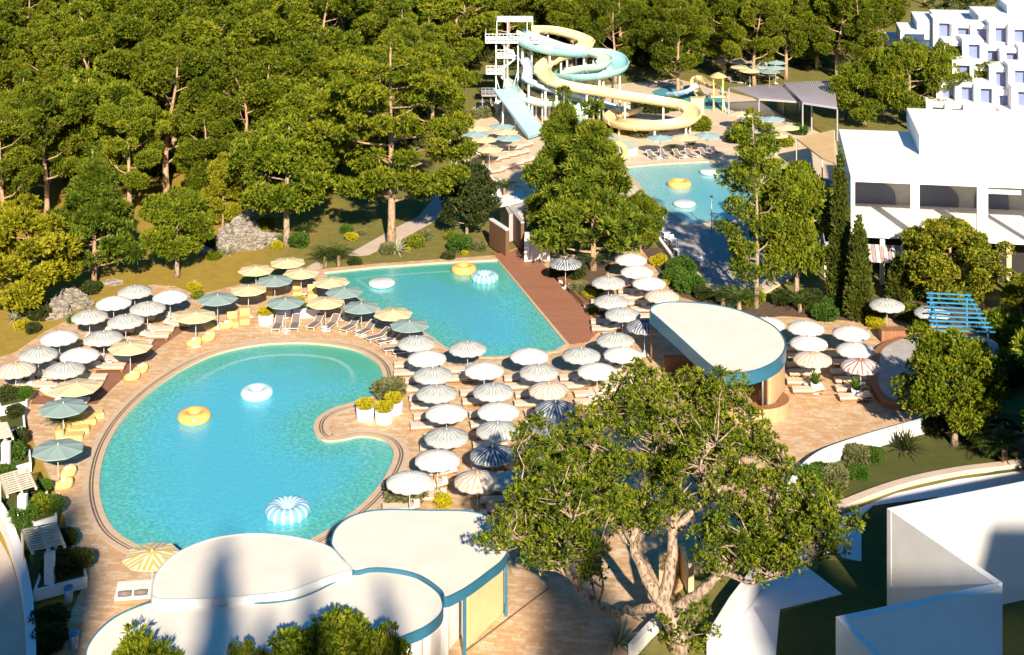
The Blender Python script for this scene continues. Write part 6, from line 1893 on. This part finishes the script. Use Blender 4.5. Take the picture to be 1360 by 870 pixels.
sheet('grass_strip', [(-60, 600), (10, 620), (40, 640), (62, 740), (45, 790), (60, 880), (44, 880), (44, 820), (22, 730), (0, 690), (-60, 650)], -.1, .012, 'lawn')
def cabana(c4, lab, zt=2.5):
    c = [W(a, b, zt) for a, b in c4]
    t = thing('garden_pergola', lab, 'pergola', (c[0].x, c[0].y, 0), group='timber pergolas at the left edge')
    L = [v-Vector((c[0].x, c[0].y, 0)) for v in c]
    mb = MB()
    for i in range(10):
        f_ = (i+.5)/10; mb.bar(L[0].lerp(L[3], f_), L[1].lerp(L[2], f_), .085, .06)
    mb.build('slats', 'pergola_wood', t)
    for a, b in ((L[0], L[3]), (L[1], L[2]), (L[0].lerp(L[1], .5), L[3].lerp(L[2], .5))):
        mb = MB(); mb.bar(a-Vector((0, 0, .13)), b-Vector((0, 0, .13)), .12, .15); mb.build('beam', 'pergola_wood', t)
    mid = L[3].lerp(L[2], .45)
    for v in (L[1], L[0]):
        mb = MB(); mb.bar((v.x, v.y, 0), (v.x, v.y, zt-.2), .14, .14); mb.build('post', 'pergola_wood', t)
    mb = MB(); mb.box(mid.x-.15, mid.y-.1, 0, mid.x+.35, mid.y+.25, zt-.25); mb.build('side_wall', 'white_wall', t)
cabana([(-6, 562), (9, 560), (17, 580), (-4, 584)], 'small timber pergola cut by the left edge')
cabana([(0, 630), (36, 620), (48, 646), (10, 657)], 'timber slatted pergola in the middle of the left edge')
cabana([(30, 702), (74, 693), (86, 723), (44, 732)], 'nearest timber slatted pergola at the lower left')

# odds and ends around the foreground tree
for px, py, lab in ((800, 750, 'x'),): pass
wall_along('low_wall', [(838, 872), (862, 845), (876, 832)], -.1, .6, .3, 'white_wall', 1, 'low white wall leading to the big foreground tree foot')
wall_along('low_wall', [(878, 775), (905, 760), (918, 792)], 0, 1.6, .3, 'cream_wall', 1, 'cream wall seen between the forked branches of the big tree')
wall_along('low_wall', [(945, 870), (975, 820), (1005, 780)], -.1, 1.0, .5, 'white_wall', 1, 'pale wall edge running along the white path right of the big tree')
wall_along('bed_edge', [(731, 359), (803, 434)], 0, .35, .2, 'wood_bench', 1, 'timber edging with seats along the boardwalk bed', 'edging')
for i, (px, py, w) in enumerate([(752, 378, 1.6), (786, 413, 1.6)]):
    t = thing('timber_bench', 'timber bench on the boardwalk bed edge, '+('upper one' if i == 0 else 'lower one'), 'bench', W(px, py, 0), -.9, 'benches along the boardwalk')
    mb = MB(); mb.box(-w/2, -.3, .36, w/2, .3, .45); mb.build('seat', 'wood_bench', t)
    mb = MB(); mb.box(-w/2+.1, -.25, 0, w/2-.1, .25, .358); mb.build('plinth', 'white_wall', t)
seatp = W(690, 345, 0)

# ------------------------------------------------------------------ unseen slope, hotel wing and trees behind the viewpoint, added to cast foreground shade
mb = MB()
prof = [(40, GZ-.4), (20, 12.5), (4, 29), (-6, 33), (-60, 36), (-290, 38)]
vs = []
for (y, z_) in prof:
    for x in (-320, -60, -10, 40, 320): vs.append((x, y+2*math.sin(x*.05), z_))
fs = [(i*5+j, i*5+j+1, (i+1)*5+j+1, (i+1)*5+j) for i in range(len(prof)-1) for j in range(4)]
mb.add(vs, fs); struct(mb.build('unseen_slope', 'grass'))  # unseen slope added beneath the shade casters
t = thing('shade_hotel_wing', 'unseen stepped hotel wing added behind the viewpoint to shade the foreground', 'building', (27.8, -19, 20))
for nm, x0, x1, zt in (('tower_wing', 0, 5.1, 49.3), ('low_wing', 5.102, 11.5, 47.4), ('long_wing', 11.502, 38, 50.3)):  # wing heights stepped to set the shadow edges on the annex
    mb = MB(); mb.box(x0, 0, 0, x1, 10, zt-20); mb.build(nm, 'hotel_white', t)
for i in range(14):
    mb = MB(); mb.box(12.4+i*1.6, 10.002, 20, 13.4+i*1.6, 10.05, 22); mb.build('opening_panel', 'dark_void', t)
HCY = cypress_maker(15, 18.0, 2.6, 9000)  # unseen crowns, sized for the shadow peaks on the bar roofs
for i, (x, ztop, s) in enumerate([(-16.0, 46.5, .9), (-0.9, 50.0, .95), (3.4, 48.2, .75), (7.0, 47.8, .7), (9.8, 46.0, .7), (17.6, 50.0, 1.9), (-3.6, 45.0, .9), (1.3, 46.3, .9), (5.3, 45.8, .9)]):
    HCY.place((x, -9.5, 31.0), i*1.3, 'unseen shade-casting cypress behind the viewpoint, %s from the left' % ordw([0, 2, 4, 6, 7, 8, 1, 3, 5][i]), 'unseen shade-casting cypresses behind the viewpoint', (s, s, (ztop-31.0)/18.0))
HB = make_tree_proto('unseen_broad_tree', 'tree', 58, 'leaf_conifer', 'bark', 15, 0.30, 0.05, 3.2, lambda t: 1.0 if t < .7 else 1.0-(t-.7)*1.8, 50, 12000, 0.8, 0.30, br=1.3, wander=0.3, up0=0.2, sub=3, fan=4, spread=0.6, flat=0.8)  # unseen crown shaped to shade the lower-left paving
for i, (x, ztop, s) in enumerate([(-10.0, 53.0, .6), (-13.4, 48.6, .7), (-22.5, 43.5, .7)]):
    HB.place((x, -10.5, 31.0), i*1.7, 'unseen shade-casting broad tree behind the viewpoint, %s from the right' % ordw(i), 'unseen shade-casting broad trees behind the viewpoint', (s, s, (ztop-31.0)/15.8))
# off-frame trees to the right that shade the garden
for i, (px, py, H) in enumerate([(1500, 600, 10), (1530, 560, 10), (1500, 680, 11), (1570, 640, 12), (1470, 500, 6)]):
    tree_at(OLIVES, i, px, py, H, 7.5, 'leafy tree beyond the right edge, %s of five' % ordw(i), 'trees beyond the right edge')

# ------------------------------------------------------------------ camera, light, render
cam = bpy.data.cameras.new('camera'); co = bpy.data.objects.new('camera', cam); COL.objects.link(co)
co.location = (0, 0, CAM_H); co.rotation_euler = (PI/2, 0, 0)
cam.sensor_fit = 'HORIZONTAL'; cam.sensor_width = 36; cam.lens = 36*FPX/1360
cam.shift_y = -(435-HOR)/1360.0
cam.clip_start = 0.5; cam.clip_end = 6000
SC.camera = co
ELEV = R(27); AZ = Vector((-0.16, 1.0)).normalized()
dirv = Vector((AZ.x*math.cos(ELEV), AZ.y*math.cos(ELEV), -math.sin(ELEV)))
sl = bpy.data.lights.new('sun', 'SUN'); sl.energy = 5.0; sl.angle = R(0.9); sl.color = (1.0, 0.86, 0.69)
so = bpy.data.objects.new('sun', sl); COL.objects.link(so); so.rotation_euler = dirv.to_track_quat('-Z', 'Y').to_euler(); so.location = (0, -50, 80)
w = bpy.data.worlds.new('World'); SC.world = w; w.use_nodes = True
nt = w.node_tree; bg = nt.nodes['Background']; sky = nt.nodes.new('ShaderNodeTexSky')
sky.sky_type = 'NISHITA'; sky.sun_disc = False; sky.sun_elevation = ELEV
sx_, sy_ = -AZ.x, -AZ.y   # towards the sun
sky.sun_rotation = math.atan2(sx_, sy_)
sky.air_density = 1.0; sky.dust_density = 0.5; sky.ozone_density = 1.5
hs = nt.nodes.new('ShaderNodeHueSaturation'); hs.inputs['Saturation'].default_value = 1.7
nt.links.new(sky.outputs[0], hs.inputs['Color']); nt.links.new(hs.outputs[0], bg.inputs['Color']); bg.inputs['Strength'].default_value = 0.060
vs_ = SC.view_settings; vs_.view_transform = 'Standard'; vs_.look = 'None'; vs_.gamma = 1.0; vs_.exposure = 0.95; vs_.use_curve_mapping = False
SC.render.engine = 'CYCLES'
SC.cycles.use_denoising = True
try: SC.cycles.denoiser = 'OPENIMAGEDENOISE'
except Exception: pass
SC.cycles.max_bounces = 6; SC.cycles.diffuse_bounces = 3; SC.cycles.glossy_bounces = 3; SC.cycles.transparent_max_bounces = 6; SC.cycles.transmission_bounces = 2
SC.cycles.use_adaptive_sampling = True; SC.cycles.adaptive_threshold = 0.02
SC.cycles.caustics_reflective = False; SC.cycles.caustics_refractive = False
